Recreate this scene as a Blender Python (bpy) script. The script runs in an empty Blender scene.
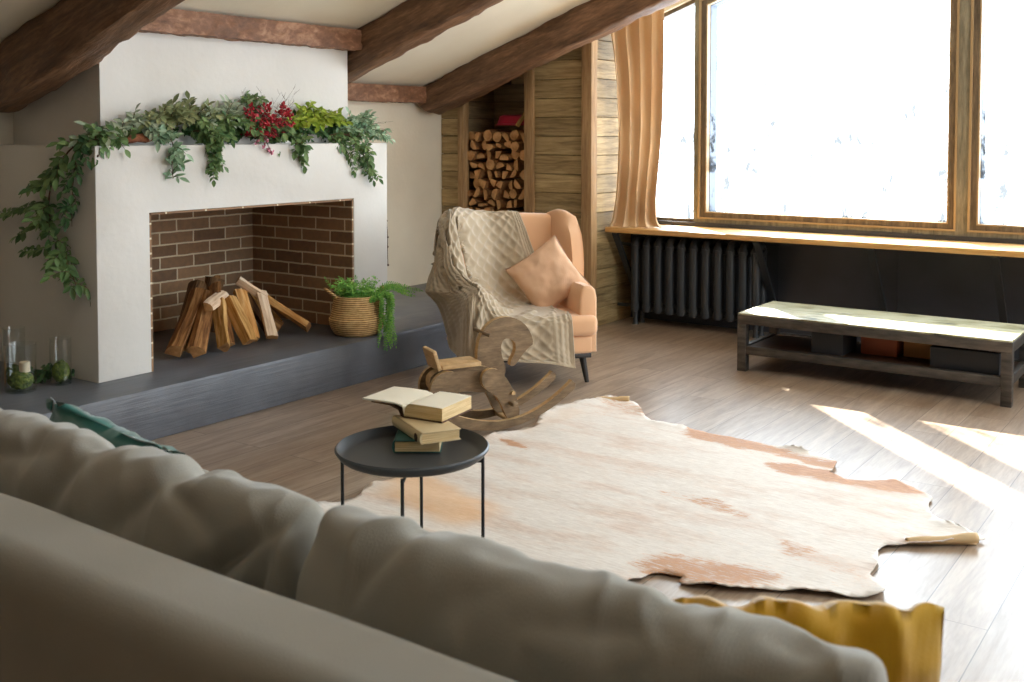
import bpy, bmesh, math, random
from mathutils import Vector, Matrix, noise
R = random.Random(7)
PI = math.pi
S = bpy.context.scene
COL = S.collection

# ------------------------------------------------------------------ camera, world, sun, exposure
cam_d = bpy.data.cameras.new('camera'); cam = bpy.data.objects.new('camera', cam_d); COL.objects.link(cam)
cam.location = (0, 0, 1.45)
cam.rotation_euler = (PI/2 - 0.0436, 0, 0.615963)
cam_d.sensor_width = 36.0; cam_d.lens = 1065.07/1024*36.0
cam_d.shift_y = -0.1574
cam_d.clip_start = 0.05
cam_d.dof.use_dof = True; cam_d.dof.focus_distance = 5.2; cam_d.dof.aperture_fstop = 6.3
S.camera = cam
S.view_settings.view_transform = 'Standard'; S.view_settings.look = 'None'
S.view_settings.gamma = 1.0; S.view_settings.use_curve_mapping = False
S.view_settings.exposure = 0.25
W = bpy.data.worlds.new('overcast_snow_sky'); S.world = W; W.use_nodes = True
bg = W.node_tree.nodes['Background']; bg.inputs[0].default_value = (0.80, 0.91, 1.0, 1); bg.inputs[1].default_value = 8.0
sd = bpy.data.lights.new('sun', 'SUN'); sun = bpy.data.objects.new('sun', sd); COL.objects.link(sun)
sd.energy = 50.0; sd.angle = 0.012; sd.color = (1.0, 0.93, 0.82)
sun.location = (-8, 14, 6)
sun.rotation_euler = Vector((1.0, -1.0, -0.66)).to_track_quat('-Z', 'Y').to_euler()
S.cycles.use_denoising = True
S.cycles.max_bounces = 10; S.cycles.diffuse_bounces = 7; S.cycles.glossy_bounces = 4
S.cycles.transparent_max_bounces = 12
S.cycles.sample_clamp_indirect = 12.0
def portal(x0, x1, z0, z1, y, name):
    l = bpy.data.lights.new(name, 'AREA'); l.shape = 'RECTANGLE'; l.size = x1-x0; l.size_y = z1-z0
    l.cycles.is_portal = True
    o = bpy.data.objects.new(name, l); COL.objects.link(o)
    o.location = ((x0+x1)/2, y, (z0+z1)/2); o.rotation_euler = (-PI/2, 0, 0)
portal(-4.0, 3.3, 0.78, 3.1, 7.66, 'window_sky_portal')
def side_portal():
    l = bpy.data.lights.new('added_side_window_portal', 'AREA'); l.shape = 'RECTANGLE'; l.size = 1.7; l.size_y = 3.3; l.cycles.is_portal = True
    o = bpy.data.objects.new('added_side_window_portal', l); COL.objects.link(o); o.location = (4.2, 4.95, 1.7); o.rotation_euler = (0, PI/2, 0)
side_portal()
def roof_portal():
    l = bpy.data.lights.new('added_roof_window_portal', 'AREA'); l.shape = 'RECTANGLE'; l.size = 1.5; l.size_y = 3.0; l.cycles.is_portal = True
    o = bpy.data.objects.new('added_roof_window_portal', l); COL.objects.link(o); o.location = (1.95, 3.9, 3.85); o.rotation_euler = (0, math.atan(.363), 0)
roof_portal()

# ------------------------------------------------------------------ helpers
def lin(c):
    return tuple(((v/255)/12.92 if v/255 <= .04045 else ((v/255+.055)/1.055)**2.4) for v in c) + (1.0,)
def link_obj(name, me, parent=None):
    o = bpy.data.objects.new(name, me); COL.objects.link(o)
    if parent: o.parent = parent
    return o
def tag(o, label=None, cat=None, group=None, kind=None):
    if label: o['label'] = label
    if cat: o['category'] = cat
    if group: o['group'] = group
    if kind: o['kind'] = kind
    return o
def thing(name, label, cat, loc=(0, 0, 0), rz=0.0, group=None):
    o = bpy.data.objects.new(name, None); COL.objects.link(o)
    o.location = loc; o.rotation_euler = (0, 0, rz); o.empty_display_size = .1
    return tag(o, label, cat, group)
def world_m(p):
    m = Matrix.Identity(4)
    while p is not None:
        m = (Matrix.Translation(p.location) @ p.rotation_euler.to_matrix().to_4x4()) @ m
        p = p.parent
    return m
def obj(name, bm, mat, parent=None, local=False, smooth=True, angle=40):
    """link bmesh as one object; verts in world coordinates unless local."""
    if parent is not None and not local:
        bmesh.ops.transform(bm, matrix=world_m(parent).inverted(), verts=bm.verts)
    bmesh.ops.recalc_face_normals(bm, faces=bm.faces)
    me = bpy.data.meshes.new(name)
    if smooth:
        lim = math.radians(angle)
        for f in bm.faces: f.smooth = True
        for e in bm.edges:
            if len(e.link_faces) == 2 and e.calc_face_angle(0) > lim: e.smooth = False
    bm.to_mesh(me); bm.free()
    mats = mat if isinstance(mat, (list, tuple)) else [mat]
    for m in mats: me.materials.append(m)
    return link_obj(name, me, parent)
def NB(): return bmesh.new()
def box(bm, x0, x1, y0, y1, z0, z1, bev=0.0, seg=2, M=None, mi=0):
    t = bmesh.new()
    bmesh.ops.create_cube(t, size=1.0)
    for v in t.verts:
        v.co = Vector(((x0+x1)/2+v.co.x*(x1-x0), (y0+y1)/2+v.co.y*(y1-y0), (z0+z1)/2+v.co.z*(z1-z0)))
    if bev > 0: bmesh.ops.bevel(t, geom=t.edges[:], offset=bev, segments=seg, profile=.5, affect='EDGES')
    if M is not None: bmesh.ops.transform(t, matrix=M, verts=t.verts)
    join(bm, t, mi)
def join(bm, t, mi=0):
    vm = {}
    for v in t.verts: vm[v] = bm.verts.new(v.co)
    for f in t.faces:
        try:
            nf = bm.faces.new([vm[v] for v in f.verts]); nf.material_index = mi
        except ValueError: pass
    t.free()
def tube(bm, pts, rad, seg=8, cap=True, mi=0, closed=False):
    pts = [Vector(p) for p in pts]; n = len(pts)
    rs = rad if isinstance(rad, (list, tuple)) else [rad]*n
    rings = []; up = None
    for i, p in enumerate(pts):
        if closed: t = pts[(i+1) % n]-pts[(i-1) % n]
        else: t = pts[min(i+1, n-1)]-pts[max(i-1, 0)]
        if t.length < 1e-9: t = Vector((0, 0, 1))
        t.normalize()
        if up is None:
            up = Vector((0, 0, 1)) if abs(t.z) < .9 else Vector((1, 0, 0))
        a = t.cross(up)
        if a.length < 1e-6: a = t.cross(Vector((1, .3, 0)))
        a.normalize(); b = a.cross(t).normalized(); up = b
        rings.append([bm.verts.new(p+(a*math.cos(2*PI*k/seg)+b*math.sin(2*PI*k/seg))*rs[i]) for k in range(seg)])
    for i in range(n if closed else n-1):
        r0, r1 = rings[i], rings[(i+1) % n]
        for k in range(seg):
            f = bm.faces.new((r0[k], r0[(k+1) % seg], r1[(k+1) % seg], r1[k])); f.material_index = mi
    if cap and not closed:
        bm.faces.new(rings[0][::-1]).material_index = mi; bm.faces.new(rings[-1]).material_index = mi
def lathe(bm, prof, c=(0, 0, 0), seg=48, mi=0, sx=1, sy=1):
    rings = []
    for r, z in prof:
        if r < 1e-5: rings.append([bm.verts.new((c[0], c[1], c[2]+z))])
        else: rings.append([bm.verts.new((c[0]+sx*r*math.cos(2*PI*k/seg), c[1]+sy*r*math.sin(2*PI*k/seg), c[2]+z)) for k in range(seg)])
    for a, b in zip(rings, rings[1:]):
        for k in range(seg):
            k2 = (k+1) % seg
            q = [a[k % len(a)], a[k2 % len(a)], b[k2 % len(b)], b[k % len(b)]]
            q = list(dict.fromkeys(q))
            if len(q) >= 3: bm.faces.new(q).material_index = mi
def prism(bm, poly, o, eu, ev, en, th, bev=0.0, mi=0):
    """poly (u,v) extruded th along en, centred on o."""
    t = bmesh.new(); o = Vector(o); eu = Vector(eu); ev = Vector(ev); en = Vector(en)
    vs = [t.verts.new(o+eu*u+ev*v-en*th/2) for u, v in poly]
    f = t.faces.new(vs)
    r = bmesh.ops.extrude_face_region(t, geom=[f])
    bmesh.ops.translate(t, vec=en*th, verts=[g for g in r['geom'] if isinstance(g, bmesh.types.BMVert)])
    if bev > 0:
        es = [e for e in t.edges if len(e.link_faces) == 2 and abs((e.verts[0].co-e.verts[1].co).normalized().dot(en)) < .5]
        bmesh.ops.bevel(t, geom=es, offset=bev, segments=2, profile=.5, affect='EDGES')
    join(bm, t, mi)
def grid(bm, nu, nv, fn, mi=0, closeu=False):
    """fn(u,v) in 0..1 -> point"""
    V = [[bm.verts.new(fn(i/nu, j/nv)) for j in range(nv+1)] for i in range(nu if closeu else nu+1)]
    for i in range(nu):
        for j in range(nv):
            a, b = V[i], V[(i+1) % len(V)]
            bm.faces.new((a[j], b[j], b[j+1], a[j+1])).material_index = mi
    return V
def fbm(p, o=3): return noise.fractal(Vector(p), 1.0, 2.0, o)
def cr(p, t):
    """catmull-rom through list p, t 0..1"""
    n = len(p)-1; s = min(t*n, n-1e-6); i = int(s); f = s-i
    g = lambda k: Vector(p[max(0, min(n, k))])
    a, b, c, d = g(i-1), g(i), g(i+1), g(i+2)
    return 0.5*((2*b)+(c-a)*f+(2*a-5*b+4*c-d)*f*f+(3*b-a-3*c+d)*f**3)
def curve(p, n): return [cr(p, i/n) for i in range(n+1)]

# ------------------------------------------------------------------ materials
def mat(name, col, rough=.6, metal=0, spec=.5):
    m = bpy.data.materials.new(name); m.use_nodes = True
    b = m.node_tree.nodes['Principled BSDF']
    b.inputs['Base Color'].default_value = lin(col) if len(col) == 3 else col
    b.inputs['Roughness'].default_value = rough; b.inputs['Metallic'].default_value = metal
    b.inputs['Specular IOR Level'].default_value = spec
    return m
class NT:
    def __init__(s, m): s.m = m; s.t = m.node_tree; s.b = s.t.nodes['Principled BSDF']
    def n(s, ty, **k):
        x = s.t.nodes.new(ty)
        for a, v in k.items(): setattr(x, a, v)
        return x
    def l(s, a, b): s.t.links.new(a, b)
    def coord(s, scale=(1, 1, 1), rot=(0, 0, 0), kind='Object', loc=(0, 0, 0)):
        tc = s.n('ShaderNodeTexCoord'); mp = s.n('ShaderNodeMapping')
        mp.inputs['Scale'].default_value = scale; mp.inputs['Rotation'].default_value = rot; mp.inputs['Location'].default_value = loc
        s.l(tc.outputs[kind], mp.inputs[0]); return mp.outputs[0]
    def noise(s, vec, scale=5, det=4, rough=.5, dist=0):
        x = s.n('ShaderNodeTexNoise'); x.inputs['Scale'].default_value = scale; x.inputs['Detail'].default_value = det
        x.inputs['Roughness'].default_value = rough; x.inputs['Distortion'].default_value = dist
        s.l(vec, x.inputs['Vector']); return x.outputs['Fac']
    def ramp(s, fac, stops):
        x = s.n('ShaderNodeValToRGB'); e = x.color_ramp.elements
        while len(e) < len(stops): e.new(.5)
        for k, (p, c) in enumerate(stops): e[k].position = p; e[k].color = lin(c) if len(c) == 3 else c
        s.l(fac, x.inputs[0]); return x.outputs[0]
    def mix(s, a, b, fac, mode='MIX'):
        x = s.n('ShaderNodeMix', data_type='RGBA', blend_type=mode)
        for i, v in ((6, a), (7, b), (0, fac)):
            if hasattr(v, 'is_output'): s.l(v, x.inputs[i])
            elif i == 0: x.inputs[i].default_value = v
            else: x.inputs[i].default_value = lin(v)
        return x.outputs[2]
    def math(s, op, a, b=0.0):
        x = s.n('ShaderNodeMath', operation=op)
        for i, v in ((0, a), (1, b)):
            if hasattr(v, 'is_output'): s.l(v, x.inputs[i])
            else: x.inputs[i].default_value = v
        return x.outputs[0]
    def bump(s, h, strength=.3, dist=.01, prev=None):
        x = s.n('ShaderNodeBump'); x.inputs['Strength'].default_value = strength; x.inputs['Distance'].default_value = dist
        s.l(h, x.inputs['Height'])
        if prev is not None: s.l(prev, x.inputs['Normal'])
        s.l(x.outputs[0], s.b.inputs['Normal']); return x.outputs[0]
    def color(s, c): s.l(c, s.b.inputs['Base Color'])
def m_plaster(name, c1, c2, bs=.15):
    m = mat(name, c1, .85, spec=.2); t = NT(m); v = t.coord()
    t.color(t.ramp(t.noise(v, 2.2, 4), [(.3, c1), (.75, c2)]))
    t.bump(t.noise(v, 40, 6, .6), bs, .006, t.bump(t.noise(v, 5, 3), .2, .02)); return m
def m_wood(name, cols, grain=(1, 1, 12), sc=3.0, rough=.55, bs=.3, island=False, dark=.0):
    """cols: three tones dark to light; grain scale: small along the grain."""
    m = mat(name, cols[1], rough, spec=.35); t = NT(m); v = t.coord(scale=grain)
    if island:
        g = t.n('ShaderNodeNewGeometry'); a = t.n('ShaderNodeVectorMath', operation='ADD')
        sc2 = t.n('ShaderNodeVectorMath', operation='SCALE'); cmb = t.n('ShaderNodeCombineXYZ')
        for i in range(3): t.l(g.outputs['Random Per Island'], cmb.inputs[i])
        t.l(cmb.outputs[0], sc2.inputs[0]); sc2.inputs['Scale'].default_value = 37.0
        t.l(v, a.inputs[0]); t.l(sc2.outputs[0], a.inputs[1]); v = a.outputs[0]
    n1 = t.noise(v, sc, 6, .62, .6); n2 = t.noise(v, sc*5, 4, .6, .3)
    f = t.math('ADD', t.math('MULTIPLY', n1, .65), t.math('MULTIPLY', n2, .35))
    c = t.ramp(f, [(.34, cols[0]), (.5, cols[1]), (.66, cols[2])])
    if island:
        hs = t.n('ShaderNodeHueSaturation'); t.l(c, hs.inputs['Color'])
        mr = t.n('ShaderNodeMapRange'); t.l(g.outputs['Random Per Island'], mr.inputs[0])
        mr.inputs[3].default_value = .72; mr.inputs[4].default_value = 1.22
        t.l(mr.outputs[0], hs.inputs['Value']); c = hs.outputs[0]
    t.color(c); t.bump(f, bs, .01); return m
def m_fabric(name, c1, c2, sc=260, bs=.25, rough=.9, sheen=.3, big=3.0):
    m = mat(name, c1, rough, spec=.15); t = NT(m); v = t.coord()
    t.color(t.ramp(t.noise(v, big, 3), [(.3, c1), (.7, c2)]))
    w = t.n('ShaderNodeTexWave'); w.inputs['Scale'].default_value = sc/6; w.inputs['Distortion'].default_value = 2
    t.l(v, w.inputs[0]); n = t.noise(v, sc, 2)
    t.bump(t.math('ADD', n, t.math('MULTIPLY', w.outputs['Fac'], .3)), bs, .002)
    t.b.inputs['Sheen Weight'].default_value = sheen; t.b.inputs['Sheen Roughness'].default_value = .5
    return m
M = {}
M['white'] = m_plaster('white_plaster', (222, 218, 212), (210, 206, 199))
M['cream'] = m_plaster('cream_plaster', (226, 216, 196), (214, 203, 182))
M['ceil'] = m_plaster('ceiling_paint', (236, 228, 208), (226, 217, 196), .08)
M['graywall'] = m_plaster('grey_plaster', (150, 142, 130), (138, 130, 118))
M['beam'] = m_wood('hewn_beam_wood', [(76, 55, 40), (114, 84, 61), (156, 118, 88)], (1.0, 7, 7), 2.2, .55, .9)
M['plate'] = m_wood('hewn_plate_wood', [(88, 58, 38), (128, 88, 62), (178, 136, 106)], (9, 1.6, 3), 2.2, .6, 1.0)
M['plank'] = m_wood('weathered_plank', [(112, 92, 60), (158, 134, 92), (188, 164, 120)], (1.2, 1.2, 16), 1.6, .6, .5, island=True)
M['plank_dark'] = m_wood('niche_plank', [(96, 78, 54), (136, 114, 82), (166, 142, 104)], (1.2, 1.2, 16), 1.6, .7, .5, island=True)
M['post'] = m_wood('post_wood', [(126, 96, 62), (160, 126, 86), (190, 156, 112)], (14, 14, 1.0), 1.6, .55, .3)
M['backwood'] = m_wood('low_bounce_wood', [(70, 52, 36), (104, 80, 56), (130, 102, 74)], (1, 1, 8), 2, .7, .2)  # dark finish made up for the unseen walls to cut bounced light
M['darkcore'] = mat('stud_wall_core', (70, 56, 42), .9)
M['sill'] = m_wood('sill_wood', [(176, 130, 72), (204, 158, 96), (226, 186, 126)], (1.0, 12, 12), 1.5, .42, .15)
M['frame'] = m_wood('window_frame_wood', [(70, 60, 48), (100, 86, 68), (130, 114, 92)], (9, 9, 1.2), 2, .5, .4)
M['frame_h'] = m_wood('window_rail_wood', [(70, 60, 48), (100, 86, 68), (130, 114, 92)], (1.2, 9, 9), 2, .5, .4)
M['frame_gray'] = m_wood('weathered_frame', [(88, 84, 70), (120, 114, 96), (146, 138, 116)], (9, 9, 1.2), 2, .6, .4)
M['reveal'] = mat('shade_toned_reveal', (92, 100, 112), .6)  # white outer reveal with its blue-grey shade put into the colour
M['gold'] = mat('frame_gilt_bead', (154, 130, 94), .5)
M['horsewood'] = m_wood('horse_plywood', [(92, 74, 54), (122, 100, 74), (148, 124, 94)], (2, 2, 9), 2.5, .5, .2)
M['horseedge'] = m_wood('horse_plywood_light', [(158, 128, 88), (192, 158, 112), (216, 184, 138)], (2, 2, 9), 2.5, .5, .15)
M['logbark'] = m_wood('log_side', [(112, 76, 46), (160, 114, 70), (196, 150, 100)], (2, 2, 2), 5, .8, .6)
def m_log(name, a, b, c):
    m = mat(name, b, .75, spec=.2); t = NT(m); v = t.coord(scale=(16, 16, 1.5)); n = t.noise(v, 3.2, 5, .6, .4)
    t.color(t.ramp(n, [(.33, a), (.5, b), (.68, c)])); t.bump(n, .5, .006); return m
M['log_tan'] = m_log('split_log_tan', (150, 104, 52), (196, 150, 88), (222, 182, 124))
M['log_pale'] = m_log('split_log_pale', (206, 172, 138), (232, 204, 174), (244, 224, 200))
M['log_brown'] = m_log('split_log_brown', (96, 62, 36), (142, 98, 58), (178, 132, 82))
M['log_orange'] = m_log('split_log_orange', (166, 110, 56), (208, 152, 88), (228, 184, 124))
M['log_dark'] = m_log('log_bark_dark', (62, 44, 30), (98, 72, 48), (132, 100, 68))
M['log_end'] = mat('log_end', (196, 148, 94), .8); _t = NT(M['log_end']); _v = _t.coord()
_n = _t.noise(_v, 14, 5, .6); _t.color(_t.ramp(_n, [(.3, (134, 90, 52)), (.5, (184, 134, 82)), (.7, (214, 168, 112))])); _t.bump(_n, .5, .005)
M['chair'] = m_fabric('peach_upholstery', (230, 184, 144), (222, 174, 134), 300, .15, .85, .4)
M['pinkpillow'] = m_fabric('peach_linen', (224, 184, 152), (216, 174, 140), 260, .3)
M['blackwood'] = mat('black_lacquer', (38, 34, 32), .4)
M['throw'] = m_fabric('beige_knit', (184, 168, 144), (172, 156, 132), 200, .35, .95, .5, 8)
M['sofa'] = m_fabric('grey_linen', (164, 162, 154), (154, 152, 143), 330, .3, .92, .35)
M['green'] = m_fabric('dark_green_velvet', (52, 108, 98), (40, 88, 78), 300, .1, .8, .6)
M['yellow'] = m_fabric('mustard_fabric', (206, 160, 34), (190, 142, 20), 280, .2, .7, .5)
M['curtain'] = m_fabric('tan_curtain', (206, 174, 136), (194, 162, 122), 300, .15, .75, .3, 2)
M['black'] = mat('black_metal', (40, 42, 44), .42, .4)
M['tray'] = mat('dark_grey_tray', (70, 74, 78), .42, .3)
M['rad'] = mat('anthracite_radiator_paint', (52, 54, 56), .42, .2)
M['slate'] = mat('dark_slate_wall', (52, 54, 58), .5); _t = NT(M['slate']); _v = _t.coord()
_n = _t.noise(_v, 3, 5); _t.color(_t.ramp(_n, [(.3, (46, 48, 52)), (.7, (62, 64, 70))])); _t.bump(_t.noise(_v, 30, 4), .1, .004)
M['steel'] = mat('dark_bench_steel', (92, 84, 76), .45, .55); _t = NT(M['steel']); _v = _t.coord(scale=(3, 3, 12))
_t.color(_t.ramp(_t.noise(_v, 4, 4), [(.3, (66, 63, 60)), (.7, (98, 92, 86))]))
M['hearth'] = mat('grey_hearth_paint', (72, 74, 80), .35); _t = NT(M['hearth']); _v = _t.coord()
_n = _t.noise(_v, 4, 5); _c = _t.ramp(_n, [(.3, (84, 87, 93)), (.7, (106, 109, 116))])
_sv = _t.coord(scale=(9, 1.2, 30)); _s = _t.ramp(_t.noise(_sv, 3, 6, .7), [(.70, (0, 0, 0)), (.74, (255, 255, 255))])
_d = _t.ramp(_t.noise(_t.coord(scale=(1, .6, 1)), 22, 3, .7), [(.74, (0, 0, 0)), (.78, (255, 255, 255))])
_t.color(_t.mix(_c, (168, 170, 172), _t.math('MULTIPLY', _t.math('ADD', _s, _d), .45)))
_t.bump(_t.noise(_sv, 2, 5, .6), .35, .01)
_t.l(_t.ramp(_n, [(.3, (.28,)*3+(1,)), (.7, (.45,)*3+(1,))]), _t.b.inputs['Roughness'])
M['paper'] = mat('book_paper', (236, 228, 208), .8)
M['paper_y'] = mat('aged_page_edges', (214, 188, 138), .8); _t = NT(M['paper_y']); _v = _t.coord(scale=(3, 3, 160))
_n = _t.noise(_v, 3, 3); _t.color(_t.ramp(_n, [(.3, (196, 164, 112)), (.7, (232, 208, 160))])); _t.bump(_n, .3, .002)
M['cover_green'] = mat('teal_book_cover', (38, 84, 76), .6)
M['cover_brown'] = mat('brown_book_cover', (92, 60, 38), .6)
M['cover_tan'] = mat('tan_book_cover', (206, 184, 142), .6)
M['ink'] = mat('brown_ink', (70, 42, 26), .7)
M['basket'] = mat('seagrass_weave', (198, 154, 96), .75); _t = NT(M['basket']); _v = _t.coord(kind='Object')
_w = _t.n('ShaderNodeTexWave', bands_direction='Z'); _w.inputs['Scale'].default_value = 26; _w.inputs['Distortion'].default_value = 1.2; _w.inputs['Detail'].default_value = 2
_t.l(_v, _w.inputs[0]); _n = _t.noise(_v, 45, 3)
_f = _t.math('ADD', _t.math('MULTIPLY', _w.outputs['Fac'], .5), _t.math('MULTIPLY', _n, .5))
_t.color(_t.ramp(_f, [(.25, (146, 104, 56)), (.5, (208, 168, 110)), (.8, (232, 198, 144))])); _t.bump(_f, .8, .008)
M['soil'] = mat('potting_soil', (60, 42, 30), .95)
def m_leaf(name, a, b, rough=.5):
    m = mat(name, a, rough, spec=.35); t = NT(m); g = t.n('ShaderNodeNewGeometry')
    t.color(t.ramp(g.outputs['Random Per Island'], [(0, a), (1, b)]))
    t.b.inputs['Subsurface Weight'].default_value = 0.0
    return m
M['lf_mid'] = m_leaf('mid_green_leaf', (70, 102, 56), (126, 152, 96))
M['lf_dark'] = m_leaf('dark_green_leaf', (44, 76, 44), (80, 112, 68))
M['lf_gray'] = m_leaf('grey_green_leaf', (124, 142, 116), (186, 198, 170))
M['lf_blue'] = m_leaf('blue_green_leaf', (110, 148, 112), (178, 202, 170))
M['lf_lime'] = m_leaf('lime_leaf', (120, 148, 38), (176, 192, 74))
M['lf_olive'] = m_leaf('olive_leaf', (106, 118, 76), (158, 164, 116))
M['lf_fern'] = m_leaf('fern_leaf', (76, 148, 56), (150, 200, 92))
M['lf_red'] = m_leaf('red_leaf', (140, 26, 38), (190, 50, 60))
M['lf_pink'] = m_leaf('pink_petal', (190, 110, 130), (220, 160, 172))
M['berry'] = mat('red_berry', (168, 28, 40), .35)
M['twig'] = mat('brown_twig', (92, 66, 46), .8)
M['bark'] = m_wood('bark_piece', [(92, 50, 32), (128, 76, 50), (160, 106, 72)], (3, 3, 3), 5, .8, .8)
M['moss'] = mat('green_moss', (74, 92, 34), .95); _t = NT(M['moss']); _v = _t.coord(); _n = _t.noise(_v, 60, 4, .7)
_t.color(_t.ramp(_n, [(.3, (44, 58, 22)), (.55, (96, 112, 40)), (.75, (150, 150, 70))])); _t.bump(_n, 1, .01)
M['candle'] = mat('cream_wax', (224, 206, 176), .5)
M['amber'] = mat('amber_ceramic', (190, 130, 60), .3)
M['redplastic'] = mat('red_plastic', (176, 30, 56), .4)
M['rubber'] = mat('white_cloth', (196, 204, 214), .8)
g = bpy.data.materials.new('clear_glass'); g.use_nodes = True; gt = g.node_tree; gt.nodes.clear()
_o = gt.nodes.new('ShaderNodeOutputMaterial'); _mx = gt.nodes.new('ShaderNodeMixShader'); _tr = gt.nodes.new('ShaderNodeBsdfTransparent')
_gl = gt.nodes.new('ShaderNodeBsdfGlossy'); _lw = gt.nodes.new('ShaderNodeLayerWeight'); _lw.inputs[0].default_value = .5; _fr = gt.nodes.new('ShaderNodeMapRange'); _fr.inputs[1].default_value = .55; _fr.inputs[3].default_value = .035; _fr.inputs[4].default_value = .55; gt.links.new(_lw.outputs['Facing'], _fr.inputs[0])
_tr.inputs[0].default_value = (.965, .975, .97, 1); _gl.inputs['Roughness'].default_value = .03
gt.links.new(_fr.outputs[0], _mx.inputs[0]); gt.links.new(_tr.outputs[0], _mx.inputs[1]); gt.links.new(_gl.outputs[0], _mx.inputs[2]); gt.links.new(_mx.outputs[0], _o.inputs[0])
M['glass'] = g
# window glass with faint frost marks low on the pane
g = bpy.data.materials.new('window_glass_with_frost'); g.use_nodes = True; t = NT.__new__(NT); t.m = g; t.t = g.node_tree
g.node_tree.nodes.clear()
_o = t.n('ShaderNodeOutputMaterial'); _mx = t.n('ShaderNodeMixShader'); _tr = t.n('ShaderNodeBsdfTransparent'); _df = t.n('ShaderNodeBsdfDiffuse')
_df.inputs[0].default_value = lin((70, 78, 88))
_v = t.coord(scale=(3.0, 1, 1.3)); _n = t.noise(_v, 3.4, 6, .68, .4)
_r = t.ramp(_n, [(.54, (0, 0, 0)), (.63, (255, 255, 255))])
_sx = t.n('ShaderNodeSeparateXYZ'); t.l(t.coord(), _sx.inputs[0])
_mr = t.n('ShaderNodeMapRange'); t.l(_sx.outputs[2], _mr.inputs[0]); _mr.inputs[1].default_value = 1.75; _mr.inputs[2].default_value = 1.0; _mr.inputs[3].default_value = 0; _mr.inputs[4].default_value = 1
_f = t.math('MULTIPLY', t.math('MULTIPLY', _r, _mr.outputs[0]), .70)
t.l(_f, _mx.inputs[0]); t.l(_tr.outputs[0], _mx.inputs[1]); t.l(_df.outputs[0], _mx.inputs[2]); t.l(_mx.outputs[0], _o.inputs[0])
M['winglass'] = g
# brick
def m_brick(name, axis):
    m = mat(name, (110, 84, 62), .85); t = NT(m); tc = t.n('ShaderNodeTexCoord'); sp = t.n('ShaderNodeSeparateXYZ'); cb = t.n('ShaderNodeCombineXYZ')
    t.l(tc.outputs['Object'], sp.inputs[0]); t.l(sp.outputs[axis], cb.inputs[0]); t.l(sp.outputs[2], cb.inputs[1])
    b = t.n('ShaderNodeTexBrick'); b.offset = .5
    b.inputs['Color1'].default_value = lin((172, 138, 106)); b.inputs['Color2'].default_value = lin((132, 104, 80)); b.inputs['Mortar'].default_value = lin((228, 216, 194))
    b.inputs['Scale'].default_value = 1.0; b.inputs['Brick Width'].default_value = .25; b.inputs['Row Height'].default_value = .0755
    b.inputs['Mortar Size'].default_value = .0055; b.inputs['Mortar Smooth'].default_value = .15; b.inputs['Bias'].default_value = 0
    wob = t.n('ShaderNodeVectorMath', operation='ADD'); nz = t.n('ShaderNodeTexNoise'); nz.inputs['Scale'].default_value = 12
    sc = t.n('ShaderNodeVectorMath', operation='SCALE'); sc.inputs['Scale'].default_value = .008
    t.l(tc.outputs['Object'], nz.inputs['Vector']); t.l(nz.outputs['Color'], sc.inputs[0]); t.l(cb.outputs[0], wob.inputs[0]); t.l(sc.outputs[0], wob.inputs[1])
    t.l(wob.outputs[0], b.inputs['Vector'])
    n = t.noise(tc.outputs['Object'], 30, 5); c = t.mix(b.outputs['Color'], t.ramp(n, [(.3, (70, 54, 40)), (.7, (190, 160, 120))]), .25, 'OVERLAY')
    t.color(c)
    t.bump(t.math('SUBTRACT', t.math('MULTIPLY', n, .3), b.outputs['Fac']), .7, .008); return m
M['brick_y'] = m_brick('brick_back', 1); M['brick_x'] = m_brick('brick_side', 0)
# floor
m = mat('laminate_floor', (150, 130, 110), .3); t = NT(m); tc = t.n('ShaderNodeTexCoord'); mp = t.n('ShaderNodeMapping')
mp.inputs['Rotation'].default_value = (0, 0, PI/2); mp.inputs['Location'].default_value = (0.33, .043, 0); t.l(tc.outputs['Object'], mp.inputs[0])
b = t.n('ShaderNodeTexBrick'); b.offset = .37; b.inputs['Scale'].default_value = 1; b.inputs['Brick Width'].default_value = 1.25; b.inputs['Row Height'].default_value = .195
b.inputs['Mortar Size'].default_value = .0018; b.inputs['Mortar Smooth'].default_value = .2
b.inputs['Color1'].default_value = (0, 0, 0, 1); b.inputs['Color2'].default_value = (1, 1, 1, 1); b.inputs['Mortar'].default_value = (.5, .5, .5, 1)
t.l(mp.outputs[0], b.inputs['Vector'])
off = t.n('ShaderNodeVectorMath', operation='ADD'); s2 = t.n('ShaderNodeVectorMath', operation='SCALE'); s2.inputs['Scale'].default_value = 9.0
t.l(b.outputs['Color'], s2.inputs[0]); t.l(t.coord(scale=(9, .9, 1)), off.inputs[0]); t.l(s2.outputs[0], off.inputs[1])
n1 = t.noise(off.outputs[0], 2.0, 6, .62, .8); n2 = t.noise(off.outputs[0], 12, 4, .6)
f = t.math('ADD', t.math('MULTIPLY', n1, .7), t.math('MULTIPLY', n2, .3))
c = t.ramp(f, [(.34, (122, 103, 85)), (.5, (152, 132, 113)), (.66, (176, 158, 139))])
c = t.mix(c, (120, 98, 76), t.math('MULTIPLY', b.outputs['Color'], .35)); c = t.mix(c, (70, 56, 44), b.outputs['Fac'])
t.color(c); t.l(t.ramp(f, [(.3, (.36,)*3+(1,)), (.7, (.28,)*3+(1,))]), t.b.inputs['Roughness'])
t.bump(t.math('SUBTRACT', t.math('MULTIPLY', f, .25), b.outputs['Fac']), .25, .003)
t.b.inputs['Coat Weight'].default_value = .25; t.b.inputs['Coat Roughness'].default_value = .3
M['floor'] = m
def struct(name, bm, m, parent=None, **k):
    o = obj(name, bm, m, parent, **k)
    if parent is None: o['kind'] = 'structure'
    return o
RID = .6; SL = .363
def ceil(x): return 1.83+SL*(x+5.41) if x < RID else 1.83+SL*(RID+5.41)-SL*(x-RID)
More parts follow.
